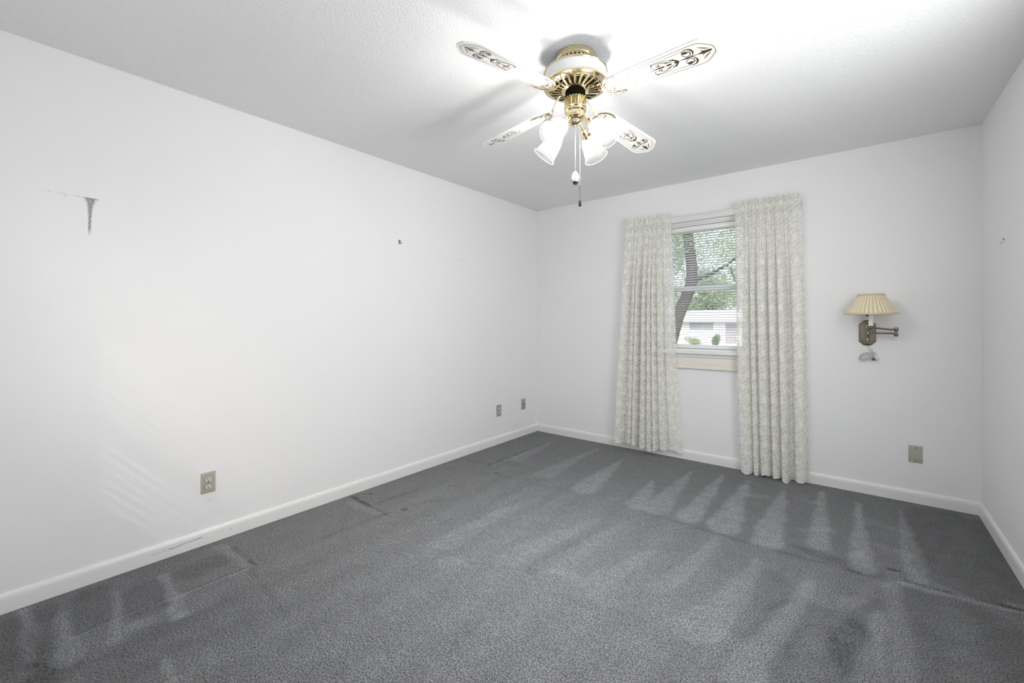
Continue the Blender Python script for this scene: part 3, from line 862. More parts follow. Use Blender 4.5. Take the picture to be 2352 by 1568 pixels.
tag(h.xf(F).build('wall_hook', [M_cord, M_iron], origin=(ROOM_W, -.55, 1.634)), 'tiny pale hook on the right wall at the edge of view', 'hook')

# ================================================================== CEILING FAN
FX, FY = 1.775, -2.190
fan = thing('ceiling_fan', 'white and brass four bladed ceiling fan with four lit glass shades under the ceiling', 'ceiling fan', (FX, FY, ROOM_H))
C0 = (FX, FY, 0)
# canopy against the ceiling
c = MB().lathe([(.060, 2.4395), (.092, 2.4395), (.094, 2.435), (.0935, 2.418), (.090, 2.414), (.088, 2.412), (.088, 2.392), (.091, 2.389), (.094, 2.385), (.094, 2.378), (.060, 2.376)], C0, seg=56)
for k in range(30):
    a = 2 * PI * k / 30; M = Matrix.Translation((FX, FY, 2.402)) @ Matrix.Rotation(a, 4, 'Z')
    c.add([tuple(M @ Vector(p)) for p in ((.0886, -.0045, -.007), (.0886, .0045, -.007), (.0886, .0045, .007), (.0886, -.0045, .007))], [(0, 1, 2, 3)], 1)
c.build('canopy', [M_brass, M_brass_dark], fan)
# white motor drum with brass rims
m = MB().lathe([(.06, 2.382), (.110, 2.380), (.134, 2.372), (.1425, 2.364), (.1425, 2.312), (.138, 2.308), (.06, 2.308)], C0, seg=72)
m.build('motor_housing', M_white, fan)
b = MB().lathe([(.120, 2.3785), (.136, 2.3735), (.1445, 2.3655), (.1455, 2.361), (.1438, 2.358), (.1430, 2.360), (.1430, 2.364), (.134, 2.372)], C0, seg=72, cap=False)
b.build('upper_rim', M_brass, fan)
# vented brass plate below the drum
v = MB().lathe([(.1430, 2.313), (.1465, 2.310), (.1475, 2.305), (.1455, 2.300), (.138, 2.2965), (.128, 2.2945), (.122, 2.2925), (.054, 2.2795), (.050, 2.2775), (.040, 2.2775)], C0, seg=96)
def rz(rad): return 2.2925 + (rad - .122) * (2.2925 - 2.2795) / (.122 - .054)
for k in range(24):
    a = 2 * PI * (k + .5) / 24; M = Matrix.Translation((FX, FY, 0)) @ Matrix.Rotation(a, 4, 'Z'); o = .0006
    w0, w1 = .0036, .0086
    v.add([tuple(M @ Vector(p)) for p in ((.064, -w0, rz(.064) - o), (.112, -w1, rz(.112) - o), (.112, w1, rz(.112) - o), (.064, w0, rz(.064) - o))], [(0, 1, 2, 3)], 1)
    v.add([tuple(M @ Vector(p)) for p in ((.116, -w1, rz(.116) - o), (.121, -w1, rz(.121) - o), (.121, w1, rz(.121) - o), (.116, w1, rz(.116) - o))], [(0, 1, 2, 3)], 1)
    # raised rib beside each slot
    a2 = 2 * PI * k / 24; d = Vector((math.cos(a2), math.sin(a2), 0))
    v.tube([Vector((FX, FY, rz(.060) - .001)) + d * .060, Vector((FX, FY, rz(.118) - .001)) + d * .118], [.0016, .0034], 6)
v.build('vent_plate', [M_brass, M_brass_dark], fan)
MB().lathe([(.046, 2.2785), (.046, 2.262), (.038, 2.255), (.036, 2.243), (.020, 2.243)], C0, seg=40).build('flywheel', M_brass_dark, fan)
s = MB().lathe([(.030, 2.2465), (.046, 2.2465), (.0495, 2.244), (.0505, 2.240), (.0500, 2.206), (.0515, 2.203), (.0515, 2.199), (.049, 2.196), (.047, 2.194), (.0500, 2.191), (.0500, 2.186), (.0430, 2.181)], C0, seg=48)
for k in range(20):
    a = 2 * PI * k / 20; s.sphere((FX + .0475 * math.cos(a), FY + .0475 * math.sin(a), 2.2455), .0030, 8, 6)
s.build('switch_housing', M_brass, fan)
f = MB().lathe([(.040, 2.183), (.0435, 2.181), (.0435, 2.164), (.0455, 2.161), (.0455, 2.157), (.040, 2.152), (.036, 2.146), (.031, 2.143), (.031, 2.138), (.0285, 2.130), (.018, 2.1245), (.006, 2.123), (.004, 2.119), (0., 2.118)], C0, seg=48)
f.build('light_fitter', M_brass, fan)

# ---- blades
def spiral(cx, cy, r0, r1, a0, turns, sgn=1, n=26):
    return [(cx + (r0 + (r1 - r0) * k / n) * math.cos(a0 + sgn * 2 * PI * turns * k / n), cy + (r0 + (r1 - r0) * k / n) * math.sin(a0 + sgn * 2 * PI * turns * k / n)) for k in range(n + 1)]
def ribbon(b, pts, ws, z, mi):
    n = len(pts); V = []
    for k in range(n):
        a = Vector(pts[min(k + 1, n - 1)]) - Vector(pts[max(k - 1, 0)])
        if a.length < 1e-9: a = Vector((1, 0))
        a.normalize(); nn = Vector((-a.y, a.x)); t = k / (n - 1)
        if callable(ws): w = ws(t)
        elif isinstance(ws, (tuple, list)): w = ws[0] + (ws[1] - ws[0]) * t
        else: w = ws
        p = Vector(pts[k]); V += [(*(p + nn * w), z), (*(p - nn * w), z)]
    b.add(V, [(2 * k, 2 * k + 1, 2 * k + 3, 2 * k + 2) for k in range(n - 1)], mi)
def bez(p0, p1, p2, p3, n=18):
    out = []
    for k in range(n + 1):
        t = k / n; u = 1 - t
        out.append(tuple(u ** 3 * p0[i] + 3 * u * u * t * p1[i] + 3 * u * t * t * p2[i] + t ** 3 * p3[i] for i in (0, 1)))
    return out
def half_width(r): return .051 + (.0665 - .051) * min(1, max(0, (r - .17) / .40))
R0, R1 = .168, .652
half = [(R0 + .004, .030), (R0 + .010, .040), (R0 + .022, .047)]
for k in range(0, 13): rr = .195 + (.585 - .195) * k / 12; half.append((rr, half_width(rr)))
half += [(.594, .0664), (.599, .0656), (.604, .0632), (.637, .0325), (.642, .0285), (.6460, .0255), (.6485, .0220), (R1 - .002, .010)]
outline = half + [(R1 - .001, 0)] + [(a, -b) for a, b in half[::-1]] + [(R0, 0)]
def make_blade():
    b = MB(); b.prism(outline, 0, .0058)
    z = -.0004
    hs = 1.0
    # border line, inset from the edge, and its inner companion along the sides
    ins = [(.262, half_width(.262) - .013)]
    for k in range(1, 11): rr = .262 + (.572 - .262) * k / 10; ins.append((rr, half_width(rr) - .0128))
    tipb = [(.582, .0525), (.592, .0495), (.600, .0450), (.624, .0255), (.630, .0195), (.634, .0120), (.6345, .0015)]
    for sg in (1, -1):
        line = [(a, sg * q) for a, q in ins + tipb]
        ribbon(b, line, .00085, z, 1)
        inner = [(.300 + (.545 - .300) * k / 8, sg * (half_width(.300 + (.545 - .300) * k / 8) - .0255)) for k in range(9)]
        ribbon(b, inner, .00075, z, 1)
        ribbon(b, [(.297, sg * (half_width(.3) - .0255)), (.304, sg * (half_width(.3) - .0255))], .0022, z, 1)
        # root scroll where the border line ends
        x0, y0 = ins[0][0], sg * ins[0][1]
        ribbon(b, bez((x0 + .004, y0), (x0 - .012, y0), (x0 - .022, y0 - sg * .004), (x0 - .024, y0 - sg * .014)), .0009, z, 1)
        ribbon(b, spiral(x0 - .010, y0 - sg * .013, .0140, .003, PI * (1 if sg > 0 else 1), 1.15, sg), (.0013, .0008), z, 1)
        ribbon(b, bez((x0 - .026, y0 - sg * .010), (x0 - .034, y0 - sg * .020), (x0 - .042, y0 - sg * .012), (x0 - .036, y0 - sg * .004)), lambda t: .0014 * math.sin(PI * (t * .9 + .05)) + .0003, z, 1)
        # tip ornament: large scroll
        cx, cy = .542, sg * .0222
        ribbon(b, spiral(cx, cy, .0225, .0185, -sg * PI * .55, .8, sg, 30), lambda t: .0009 + .0028 * math.exp(-((t - .42) / .18) ** 2), z, 1)
        ribbon(b, spiral(cx, cy, .0185, .0090, -sg * PI * .55 + sg * 2 * PI * .8, .62, sg, 24), (.0012, .0020), z, 1)
        ribbon(b, [(cx - .006 + .0085 * math.cos(t * PI / 8) * (1 if True else 0), cy + .0001 + .0062 * math.sin(t * PI / 8) * sg) for t in range(0, 9)], lambda t: .0062 * math.sin(PI * t) ** .7 + .0004, z - .0001, 1)
        # stem side leaves running inward to the small scroll
        ribbon(b, bez((.500, sg * .004), (.492, sg * .010), (.486, sg * .016), (.470, sg * .020)), lambda t: .0010 + .0022 * math.sin(PI * t), z, 1)
        ribbon(b, bez((.489, sg * .014), (.487, sg * .019), (.484, sg * .022), (.478, sg * .0245)), lambda t: .0018 * (1 - t) + .0002, z, 1)
        ribbon(b, bez((.492, sg * .013), (.462, sg * .030), (.420, sg * .034), (.398, sg * .027)), lambda t: .0004 + .0017 * t, z, 1)
        ribbon(b, spiral(.409, sg * .0185, .0140, .0105, sg * PI * .62, .42, sg, 18), (.0021, .0007), z, 1)
        ribbon(b, bez((.470, sg * .011), (.450, sg * .022), (.432, sg * .026), (.419, sg * .021)), lambda t: .0007 + .0010 * math.sin(PI * t), z, 1)
        ribbon(b, spiral(.422, sg * .0135, .0082, .0020, sg * PI * .75, .95, sg, 20), (.0013, .0030), z, 1)
        ribbon(b, bez((.484, sg * .008), (.466, sg * .012), (.450, sg * .016), (.440, sg * .015)), lambda t: .0019 * math.sin(PI * min(1, t + .05)), z, 1)
        # outer little leaves
        ribbon(b, bez((.617, sg * .010), (.606, sg * .016), (.596, sg * .022), (.583, sg * .034)), lambda t: .0019 * math.sin(PI * min(1, t * .9 + .08)) + .0002, z, 1)
        ribbon(b, bez((.602, sg * .004), (.594, sg * .006), (.588, sg * .011), (.590, sg * .015)), lambda t: .0013 * math.sin(PI * min(1, t + .05)) + .0002, z, 1)
    # spine
    ribbon(b, [(.368 + .078 * k / 14, 0) for k in range(15)], lambda t: .0002 + .0052 * t ** 1.2 * (1 if t < .9 else (1 - t) * 10), z, 1)
    ribbon(b, [(.449 + .026 * k / 12, 0) for k in range(13)], lambda t: .0014 + .0034 * math.sin(PI * t), z, 1)
    ribbon(b, [(.483 + .020 * k / 10, 0) for k in range(11)], lambda t: .0024 + .0052 * math.sin(PI * t), z, 1)
    ribbon(b, [(.507 + .070 * k / 14, 0) for k in range(15)], lambda t: .0011 + .0030 * math.exp(-((t - .4) / .2) ** 2), z, 1)
    ribbon(b, [(.575 + .050 * k / 14, 0) for k in range(15)], lambda t: .0012 + .0055 * math.sin(PI * min(1, t)) ** 1.3 + (.002 if t > .75 else 0), z, 1)
    return b
def make_iron():
    b = MB(); zt = -.0062
    # arm rising to the hub (drawn level: the blade's own droop is added with the blade)
    b.tube([(.052, 0, .050), (.075, 0, .050), (.100, 0, .042), (.128, 0, .014), (.146, 0, -.004), (.160, 0, zt)], [.0075, .0070, .0065, .0065, .0070, .0075], 12, 0, flat=.62)
    b.lathe([(.010, 0), (.010, .006), (0, .007)], (.058, 0, .042), (0, 0, 1), 14)
    for sg in (1, -1):
        def P(lst): return [(a, sg * q, zt) for a, q in lst]
        b.tube(P(bez((.157, 0), (.162, .022), (.180, .040), (.205, .0465)) + bez((.205, .0465), (.222, .050), (.236, .0500), (.252, .0465), 10)[1:]), [.0050] * 19 + [.0050 - .0003 * k for k in range(10)], 10, flat=.55, flatdir=(0, 0, 1))
        b.tube(P(bez((.252, .0465), (.236, .044), (.222, .040), (.215, .033)) + bez((.215, .033), (.212, .027), (.203, .024), (.196, .0255), 8)[1:]), .0034, 8, flat=.55, flatdir=(0, 0, 1))
        b.tube(P(bez((.160, .002), (.172, .020), (.190, .030), (.196, .0255)) + bez((.196, .0255), (.204, .016), (.196, .008), (.186, .0075), 10)[1:]), .0033, 8, flat=.55, flatdir=(0, 0, 1))
        b.tube(P(bez((.186, .0075), (.176, .0068), (.168, .004), (.160, .000))), .0030, 8, flat=.55, flatdir=(0, 0, 1))
        b.tube(P(bez((.196, .0255), (.205, .0165), (.212, .008), (.206, .000))), .0030, 8, flat=.55, flatdir=(0, 0, 1))
        b.lathe([(.0045, 0), (.0042, -.002), (.0, -.003)], (.232, sg * .044, zt - .001), (0, 0, 1), 12)
    b.lathe([(.0045, 0), (.0042, -.002), (.0, -.003)], (.186, 0, zt - .001), (0, 0, 1), 12)
    return b
blade0 = make_blade().build('blade', [M_blade, M_stencil], smooth=30, recalc=False)
bm = bmesh.new(); bm.from_mesh(blade0.data)
bmesh.ops.recalc_face_normals(bm, faces=bm.faces); bm.to_mesh(blade0.data); bm.free()
iron0 = make_iron().build('blade_iron', M_brass)
iron0.parent = blade0
BLADES = [(260.3, 2.240, 2.226), (351.2, 2.228, 2.186), (80.4, 2.224, 2.176), (171.2, 2.236, 2.218)]   # bearing, root height, tip height
for k, (th, zr, zt) in enumerate(BLADES):
    droop = math.asin((zr - zt) / (.652 - .168))
    o = blade0 if k == 0 else copy_tree(blade0)
    o.parent = fan
    zc = zr + math.sin(droop) * .168
    o.location = (0, 0, zc - ROOM_H)
    o.rotation_euler = (Matrix.Rotation(R(th), 3, 'Z') @ Matrix.Rotation(droop, 3, 'Y') @ Matrix.Rotation(R(-12.5), 3, 'X')).to_euler()

# ---- lamp holders, glass shades and bulbs (built along +x, then turned)
def make_lamp():
    hd = MB()
    hd.tube([(-.056, 0, 0), (-.020, 0, 0)], .0065, 14)
    hd.lathe([(.006, -.034), (.0125, -.031), (.0155, -.026), (.0155, -.004), (.0205, .000), (.0255, .004), (.0265, .012), (.0250, .0125), (.0150, .006)], (0, 0, 0), (1, 0, 0), 28)
    h = hd.build('lamp_holder', M_brass)
    g = MB(); prof = [(.0235, .004), (.0245, .010), (.0300, .020), (.0355, .034), (.0400, .054), (.0440, .076), (.0480, .098), (.0515, .112), (.0560, .1215), (.0575, .1245)]
    SEG = 144
    g.lathe(prof, (0, 0, 0), (1, 0, 0), SEG, 0, cap=False, rmod=lambda th, k: 1 + (.012 * math.cos(36 * th) if 1 < k < 9 else 0))
    gl = g.build('glass_shade', M_shade, h, smooth=60)
    lay = gl.data.uv_layers.new(name='uv'); rings = len(prof)
    for poly in gl.data.polygons:
        cols = [gl.data.loops[l].vertex_index % SEG for l in poly.loop_indices]
        wrap = max(cols) - min(cols) > SEG / 2
        for l in poly.loop_indices:
            q = gl.data.loops[l].vertex_index; cc = q % SEG
            if wrap and cc < SEG / 2: cc += SEG
            lay.data[l].uv = (cc / SEG, (q // SEG) / (rings - 1))
    rim = MB().lathe([(.0575 + .0016 * math.cos(t), .1245 + .0016 * math.sin(t)) for t in [2 * PI * k / 10 for k in range(11)]], (0, 0, 0), (1, 0, 0), 72, cap=False)
    rim.build('shade_rim', M_screw, h)
    bl = MB().lathe([(.010, .002), (.012, .012), (.018, .026), (.0255, .042), (.0285, .056), (.0265, .070), (.018, .081), (.008, .086), (0, .087)], (0, 0, 0), (1, 0, 0), 28)
    bl.build('light_bulb', M_bulb, h, smooth=60)
    for k in range(3):
        a = 2 * PI * k / 3 + .6; d = Vector((0, math.cos(a), math.sin(a)))
        p = Vector((.0075, 0, 0))
        MB().tube([p + d * .024, p + d * .031], .0013, 8).sphere(p + d * .0335, .0042, 12, 8).build('thumb_screw', M_screw, h)
    return h
lamp0 = make_lamp()
LAMP_TILT = R(40)
for k, ph in enumerate((266.5, 176.5, 86.5, 356.5)):
    o = lamp0 if k == 0 else copy_tree(lamp0)
    o.parent = fan
    a = R(ph); o.location = (.088 * math.cos(a), .088 * math.sin(a), 2.106 - ROOM_H)
    o.rotation_euler = (Matrix.Rotation(a, 3, 'Z') @ Matrix.Rotation(LAMP_TILT, 3, 'Y')).to_euler()

# ---- pull chains
def chain(x, y, z0, z1, mat):
    b = MB(); n = int((z0 - z1) / .0034); pts = [(x, y, z0 - (z0 - z1) * k / (2 * n)) for k in range(2 * n + 1)]
    b.tube(pts, [.0013 if k % 2 else .0007 for k in range(2 * n + 1)], 6); return b
ch = chain(FX, FY, 2.118, 1.908, 0); ch.sphere((FX, FY, 2.065), .0024, 8, 6)
co = ch.build('pull_chain', M_chain, fan)
fb = MB().lathe([(.004, 1.911), (.009, 1.907), (.0150, 1.896), (.0172, 1.884), (.0165, 1.872), (.0135, 1.863)], (FX, FY, 0), (0, 0, 1), 24)
fb.lathe([(.0132, 1.8635), (.0120, 1.858), (.0085, 1.8545), (.0085, 1.851), (0, 1.850)], (FX, FY, 0), (0, 0, 1), 20, 1)
for k in range(9):
    a = 2 * PI * k / 9; fb.tube([(FX + .0158 * math.cos(a), FY + .0158 * math.sin(a), 1.8672), (FX + .0164 * math.cos(a + .35), FY + .0164 * math.sin(a + .35), 1.8722)], .0012, 5, 1)
fb.build('chain_fob', [M_fob, M_black], co)
d = rt * .021; X2, Y2 = FX + d.x, FY + d.y
ch = MB().tube([(FX + d.x * 1.15, FY + d.y * 1.15, 2.145), (X2, Y2, 2.125), (X2, Y2, 2.095)], .0012, 6)
co2 = chain(X2, Y2, 2.120, 1.842, 0).tube([(FX + d.x * 1.1, FY + d.y * 1.1, 2.145), (X2, Y2, 2.118)], .001, 6).sphere((X2, Y2, 2.028), .0026, 8, 6).build('pull_chain', M_chain, fan)
chain(X2, Y2, 1.842, 1.778, 0).sphere((X2, Y2, 1.842), .0024, 8, 6).build('dark_chain_end', M_iron, co2)
MB().lathe([(.0025, 1.781), (.0040, 1.777), (.0058, 1.768), (.0070, 1.757), (.0066, 1.752), (.0045, 1.7495), (0, 1.749)], (X2, Y2, 0), (0, 0, 1), 18).build('chain_fob', M_black, co2)

# ================================================================== WALL LAMP
LX, LY = 2.863, -.152
lamp = thing('swing_arm_wall_lamp', 'unlit brass swing arm wall lamp with pleated cream shade on the window wall', 'lamp', (2.846, 0, 1.13))
BX = 2.846
def plate_outline(w, h0, h1, z0=1.132):
    """tall octagonal plate with an arched foot and head"""
    p = [(w, -h0), (w, h0)]
    for k in range(1, 8):
        a = PI / 2 * k / 8; p.append((w * .72 * math.cos(a), h0 + (h1 - h0) * (.25 + .75 * math.sin(a))))
    p += [(0, h1)]
    q = [(-a, b) for a, b in p[1:-1]][::-1]
    up_ = p[1:] + q
    low = [(a, -b) for a, b in up_][::-1]
    pts = up_ + low
    return [(BX + a, z0 + b) for a, b in pts]
bp = MB()
fy = lambda a, b, z: (a, -z, b)
for k, (w, h0, h1) in enumerate(((.0465, .062, .090), (.0405, .060, .086), (.0330, .058, .082), (.0255, .055, .077))):
    d0 = .0085 * k; o0 = plate_outline(w, h0, h1); o1 = [(BX + (a - BX) * (1 - .0035 / w), 1.132 + (b - 1.132) * (1 - .0035 / h1)) for a, b in o0]; n = len(o0)
    V = [fy(a, b, d0) for a, b in o0] + [fy(a, b, d0 + .0055) for a, b in o0] + [fy(a, b, d0 + .0085) for a, b in o1]
    bp.add(V, [tuple(range(n))[::-1], tuple(2 * n + i for i in range(n))] + [(q * n + i, q * n + (i + 1) % n, q * n + n + (i + 1) % n, q * n + n + i) for q in (0, 1) for i in range(n)])
bp.tube([(BX, -.030, 1.132 - .064), (BX, -.034, 1.132 - .058), (BX, -.034, 1.132 + .058), (BX, -.030, 1.132 + .064)], [.008, .0155, .0155, .008], 20)
bp.build('backplate', M_antique, lamp, smooth=30)
CXX, CYY = BX + .004, -.066
cm = MB().tube([(BX, -.040, 1.132), (CXX, CYY, 1.132)], .008, 14)
cm.lathe([(.0, 1.098), (.006, 1.099), (.0095, 1.104), (.007, 1.110), (.0095, 1.114), (.0115, 1.120), (.0115, 1.146), (.0090, 1.150), (.0105, 1.155), (.0105, 1.160), (.006, 1.166), (0, 1.168)], (CXX, CYY, 0), seg=24)
cm.build('swivel_column', M_antique, lamp)
JX, JY = 2.993, -.095
MB().tube([(CXX, CYY, 1.133), (CXX + .05, CYY - .013, 1.1325), (JX, JY, 1.1315)], .0056, 14).build('lower_arm', M_antique, lamp)
MB().lathe([(.0, 1.1125), (.010, 1.1130), (.0118, 1.116), (.0118, 1.126), (.0095, 1.129), (.0085, 1.136), (.0085, 1.146), (.0095, 1.150), (.0118, 1.154), (.0118, 1.168), (.010, 1.171), (0, 1.1715)], (JX, JY, 0), seg=24).build('elbow_joint', M_antique, lamp)
MB().tube([(JX, JY, 1.158), (JX - .03, JY - .014, 1.1585), (JX - .065, JY - .031, 1.162), (JX - .09, JY - .042, 1.166), (LX, LY, 1.169)], .0056, 14).lathe([(.0, 1.155), (.010, 1.157), (.013, 1.163), (.013, 1.176), (.0165, 1.180), (.0165, 1.184), (.0, 1.184)], (LX, LY, 0), seg=24).build('upper_arm', M_antique, lamp)
so = MB().lathe([(.0135, 1.183), (.0138, 1.255), (.0120, 1.262), (.0150, 1.266), (.0150, 1.290), (0, 1.292)], (LX, LY, 0), seg=24); so.build('candle_socket', M_fob, lamp)
MB().tube([(LX - .012, LY - .004, 1.252), (LX - .019, LY - .007, 1.2515)], .0028, 8).sphere((LX - .0215, LY - .008, 1.2515), .0062, 12, 8, sc=(1.2, 1, .8)).build('switch_knob', M_black, lamp)
MB().lathe([(.010, 1.290), (.014, 1.300), (.023, 1.322), (.026, 1.338), (.021, 1.355), (.009, 1.364), (0, 1.366)], (LX, LY, 0), seg=24).build('unlit_bulb', M_fob, lamp)
NP = 34
sh = MB(); RB, RT, ZB, ZT = .1400, .0690, 1.262, 1.392; seg = NP * 8; V = []; mats = []
NR = 8
for k in range(NR + 1):
    t = k / NR
    for i in range(seg):
        a = 2 * PI * i / seg; q = (i % 8)
        dep = (.0, .0042, .0046, .0044, .0042, .0038, .0032, -.0012)[q] * (.35 + .65 * (1 - t))
        rr = RB + (RT - RB) * t + dep - .002
        V.append((LX + rr * math.cos(a), LY + rr * math.sin(a), ZB + (ZT - ZB) * t))
for k in range(NR):
    for i in range(seg):
        jj = (i + 1) % seg; sh.add([], []); sh.f.append((k * seg + i, k * seg + jj, (k + 1) * seg + jj, (k + 1) * seg + i)); sh.mi.append(1 if i % 8 in (7,) else 0)
sh.v = V
shade = sh.build('lamp_shade', [M_pleat, M_fold_shadow], lamp, smooth=25)
def band(r0, z0, r1, z1):
    return MB().lathe([(r0, z0), (r0 + .0035, z0), (r1 + .0035, z1), (r1, z1), (r0, z0)], (LX, LY, 0), seg=72, cap=False)
band(RB + .0035, ZB - .004, RB - .0015, ZB + .008).build('bottom_trim', M_pleat_trim, shade)
band(RT + .003, ZT - .006, RT - .002, ZT + .005).build('top_trim', M_pleat_trim, shade)
sp = MB()
for k in range(3):
    a = 2 * PI * k / 3; sp.tube([(LX, LY, ZT - .014), (LX + RT * math.cos(a), LY + RT * math.sin(a), ZT - .002)], .0012, 6)
sp.tube([(LX + .012 * math.cos(t), LY + .012 * math.sin(t), ZT - .014) for t in [2 * PI * k / 16 for k in range(16)]], .0012, 6, closed=True)
sp.build('shade_spider', M_antique, shade)
# coiled spare cord hanging just under the plate
cd = MB(); rnd = random.Random(5); pts = []
cxx, czz = 2.846, .972
pts += [(2.848, -.008, 1.048), (2.852, -.014, 1.036), (2.856, -.016, 1.020)]
for k in range(0, 96):
    a = PI * .35 + 2 * PI * k / 23
    rad = 1 + .15 * math.sin(k * .37)
    loop = k // 23
    pts.append((cxx - .004 * loop + .040 * rad * math.cos(a) * (1 - .06 * loop), -.012 - .004 * loop - .003 * math.sin(k * .7), czz - .004 * loop + .030 * rad * math.sin(a) + .016 * math.cos(a + .6)))
cord = cd.tube(pts, .0024, 8)
cord.tube([(cxx + .012, -.018, czz + .040), (cxx + .024, -.022, czz + .050), (cxx + .032, -.022, czz + .030), (cxx + .036, -.020, czz - .002), (cxx + .040, -.018, czz - .018)], .0024, 8)
co = cord.build('power_cord', M_cord, lamp)
tie = MB()
for dx in (.028, .036): tie.box((cxx + dx, -.034, czz - .030), (cxx + dx + .005, -.004, czz - .012), bev=.001)
tie.build('cord_tie', M_black, co)
pl = MB().box((cxx + .030, -.030, czz - .026), (cxx + .056, -.010, czz - .010), bev=.003)
pl.build('plug', M_cord, co)

# ================================================================== OUTSIDE THE WINDOW
def ground_z(y): return -.45 - max(0, min(44, y - 2)) * .020
g = MB(); ys = [T + .01, 2, 10, 20, 27, 27.5, 33, 33.5, 40, 46, 90]
for a, b2 in zip(ys[:-1], ys[1:]):
    g.add([(-70, a, ground_z(a)), (60, a, ground_z(a)), (60, b2, ground_z(b2)), (-70, b2, ground_z(b2))], [(0, 1, 2, 3)], 1 if (a, b2) == (27.5, 33) else 0)
structure(g.build('ground', [M_lawn, M_asphalt], smooth=0))

def leaves(center, radii, n, size, rnd, hollow=.35):
    V = []; F = []
    for _ in range(n):
        while True:
            p = Vector((rnd.uniform(-1, 1), rnd.uniform(-1, 1), rnd.uniform(-1, 1)))
            if hollow < p.length < 1: break
        c = Vector((center[0] + p.x * radii[0], center[1] + p.y * radii[1], center[2] + p.z * radii[2]))
        a = Vector((rnd.gauss(0, 1), rnd.gauss(0, 1), rnd.gauss(0, 1))).normalized(); t = a.orthogonal().normalized(); b2 = a.cross(t)
        s = size * rnd.uniform(.6, 1.3); o = len(V)
        V += [c - t * s, c + b2 * s * .5, c + t * s, c - b2 * s * .5]; F.append((o, o + 1, o + 2, o + 3))
    return V, F
rnd = random.Random(11)
# the leaning tree just outside
tr = thing('leaning_tree', 'tree with a dark leaning trunk and light foliage just outside the window', 'tree', (-1.55, 8, ground_z(8)))
tk = MB().tube([(-1.60, 8, ground_z(8) - .1), (-1.42, 8, .1), (-1.20, 8, .75), (-1.02, 8, 1.35), (-.80, 8, 1.85), (-.66, 8, 2.25), (-.66, 8, 2.65), (-.72, 8, 3.15), (-.80, 8.05, 3.75), (-.84, 8.1, 4.5), (-.7, 8.2, 5.4)],
               [.26, .21, .18, .165, .155, .15, .14, .135, .135, .12, .09], 12)
tk.build('trunk', M_bark, tr)
MB().tube([(-.66, 8, 2.24), (-.45, 7.95, 2.33), (-.20, 7.9, 2.40), (.25, 7.8, 2.62), (.9, 7.7, 3.1)], [.07, .055, .045, .035, .02], 8).build('branch', M_bark, tr)
MB().tube([(-.78, 8, 3.55), (-1.3, 8.1, 4.1), (-2.1, 8.2, 4.6)], [.08, .06, .03], 8).build('branch', M_bark, tr)
MB().tube([(.30, 7.85, 2.55), (.42, 7.8, 2.20), (.62, 7.75, 1.95)], [.02, .015, .01], 6).build('branch', M_bark, tr)
fo = MB()
for cx, cy, cz, rx, ry, rz_, n in ((-.1, 8.3, 3.6, 1.5, 1.0, .9, 2300), (.9, 8.0, 2.9, 1.1, .9, .8, 1500), (-2.1, 8.6, 3.3, 1.1, .9, 1.2, 3600), (-2.3, 9.0, 1.6, 1.0, .9, 1.1, 3400), (0, 8.2, 5.0, 2.4, 1.6, 1.1, 4500), (.3, 8.6, 2.1, .8, .7, .6, 800), (-1.6, 9.4, 2.6, 1.0, .8, 1.3, 2200)):
    fo.add(*leaves((cx, cy, cz), (rx, ry, rz_), int(n * 1.7), .036, rnd))
fo.build('foliage', M_leaf, tr, smooth=0, recalc=False)
def tree(name, x, y, h, r, mat, label, n, size, trunk=.25):
    t = thing(name, label, 'tree', (x, y, ground_z(y)), 'trees beyond the window'); gz = ground_z(y)
    MB().tube([(x, y, gz - .1), (x + .1, y, gz + h * .3), (x - .1, y, gz + h * .7)], [trunk, trunk * .8, trunk * .4], 10).build('trunk', M_bark, t)
    f = MB()
    for k in range(9):
        a = rnd.uniform(0, 2 * PI); q = rnd.uniform(0, .6)
        f.add(*leaves((x + r * q * math.cos(a), y + r * q * math.sin(a), gz + h * rnd.uniform(.42, .92)), (r * .55, r * .55, h * .16), n // 9, size, rnd, .2))
    f.build('foliage', mat, t, smooth=0, recalc=False)
tree('shade_tree', -8.8, 24, 7.5, 3.2, M_leaf_dark, 'dark green shade tree left of the leaning trunk across the lawn', 2600, .20)
tree('shade_tree', -3.4, 60, 9.0, 4.0, M_leaf, 'light green tree rising behind the roof of the white house, right of the leaning trunk', 2400, .30)
tree('shade_tree', -13.5, 62, 10.0, 4.4, M_leaf_dark, 'dark tree rising behind the roof of the white house, behind the leaning trunk', 2400, .30)
tree('shade_tree', -8.2, 72, 9.2, 4.0, M_leaf, 'light green tree farthest behind the white house', 2200, .30)
tree('shade_tree', -1.0, 30, 9.0, 3.0, M_leaf, 'light green tree standing right of the window view behind the right curtain', 2200, .20)
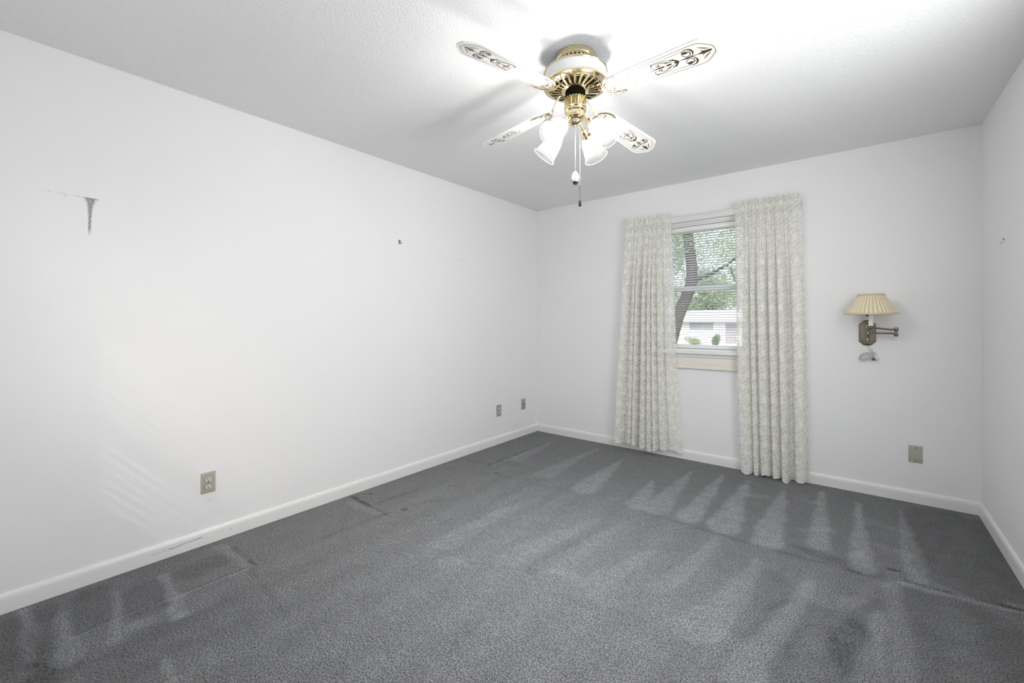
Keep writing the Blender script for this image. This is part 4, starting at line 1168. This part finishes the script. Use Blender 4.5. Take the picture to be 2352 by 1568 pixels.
def shrub(x, y, r, h, mat, label, n, group='shrubs in front of the white house'):
    gz = ground_z(y); f = MB()
    for k in range(6): f.add(*leaves((x + rnd.uniform(-.7, .7) * r, y + rnd.uniform(-.4, .4) * r, gz + h * rnd.uniform(.25, .7)), (r * .5, r * .45, h * .38), n, .055, rnd, .0))
    o = f.build('shrub', mat, origin=(x, y, gz), smooth=0, recalc=False); tag(o, label, 'shrub', group)
shrub(-12.9, 42.6, 1.1, 1.2, M_leaf_dark, 'leftmost dark shrub against the white house, beside the leaning trunk', 500)
shrub(-10.6, 42.6, .9, .9, M_leaf, 'low light green shrub at the middle of the white house', 380)
shrub(-8.6, 42.6, .7, 1.2, M_leaf_dark, 'dark upright shrub under the white house wall, nearest the right curtain', 380)
hs = thing('house', 'white single storey house with a pale low roof across the street', 'house', (-11, 45, ground_z(45)))
gz = ground_z(45); EZ = 1.22
MB().box((-22, 45, gz - .3), (-1, 53, EZ)).build('house_wall', M_siding, hs, smooth=0)
MB().prism([(44.3, EZ), (49, 2.42), (53.7, EZ), (53.7, EZ - .12), (44.3, EZ - .12)], -22.6, -.4, fn=lambda a, b, z: (z, a, b)).build('roof', M_roof, hs, smooth=0)
MB().box((-22.6, 44.22, EZ - .20), (-.4, 44.32, EZ - .03)).build('eave_board', M_eave, hs, smooth=0)
for x0, x1, z0, z1 in ((-11.6, -9.2, .25, 1.0), (-16.2, -14.2, .1, 1.0), (-5.6, -3.9, .1, 1.0)):
    w = MB().box((x0 - .1, 44.93, z0 - .1), (x1 + .1, 45, z1 + .1)).build('house_window', M_vinyl, hs, smooth=0)
    MB().box((x0, 44.90, z0), (x1, 44.96, z1)).build('glass_pane', M_darkglass, w, smooth=0)
dr = MB().box((-8.0, 44.93, gz + .15), (-7.0, 45, gz + 2.2)).build('front_door', M_eave, hs, smooth=0)
MB().box((-13.2, 44.0, gz - .1), (-1.5, 45, gz + .18)).build('porch_step', M_asphalt, hs, smooth=0)
dv = MB().add([(-9.4, 33.5, ground_z(33.5) + .02), (-6.6, 33.5, ground_z(33.5) + .02), (-6.6, 43.9, ground_z(43.9) + .02), (-9.4, 43.9, ground_z(43.9) + .02)], [(0, 1, 2, 3)])
structure(dv.build('driveway', M_asphalt, smooth=0))

for o in bpy.data.objects:
    if '_w' in o: del o['_w']
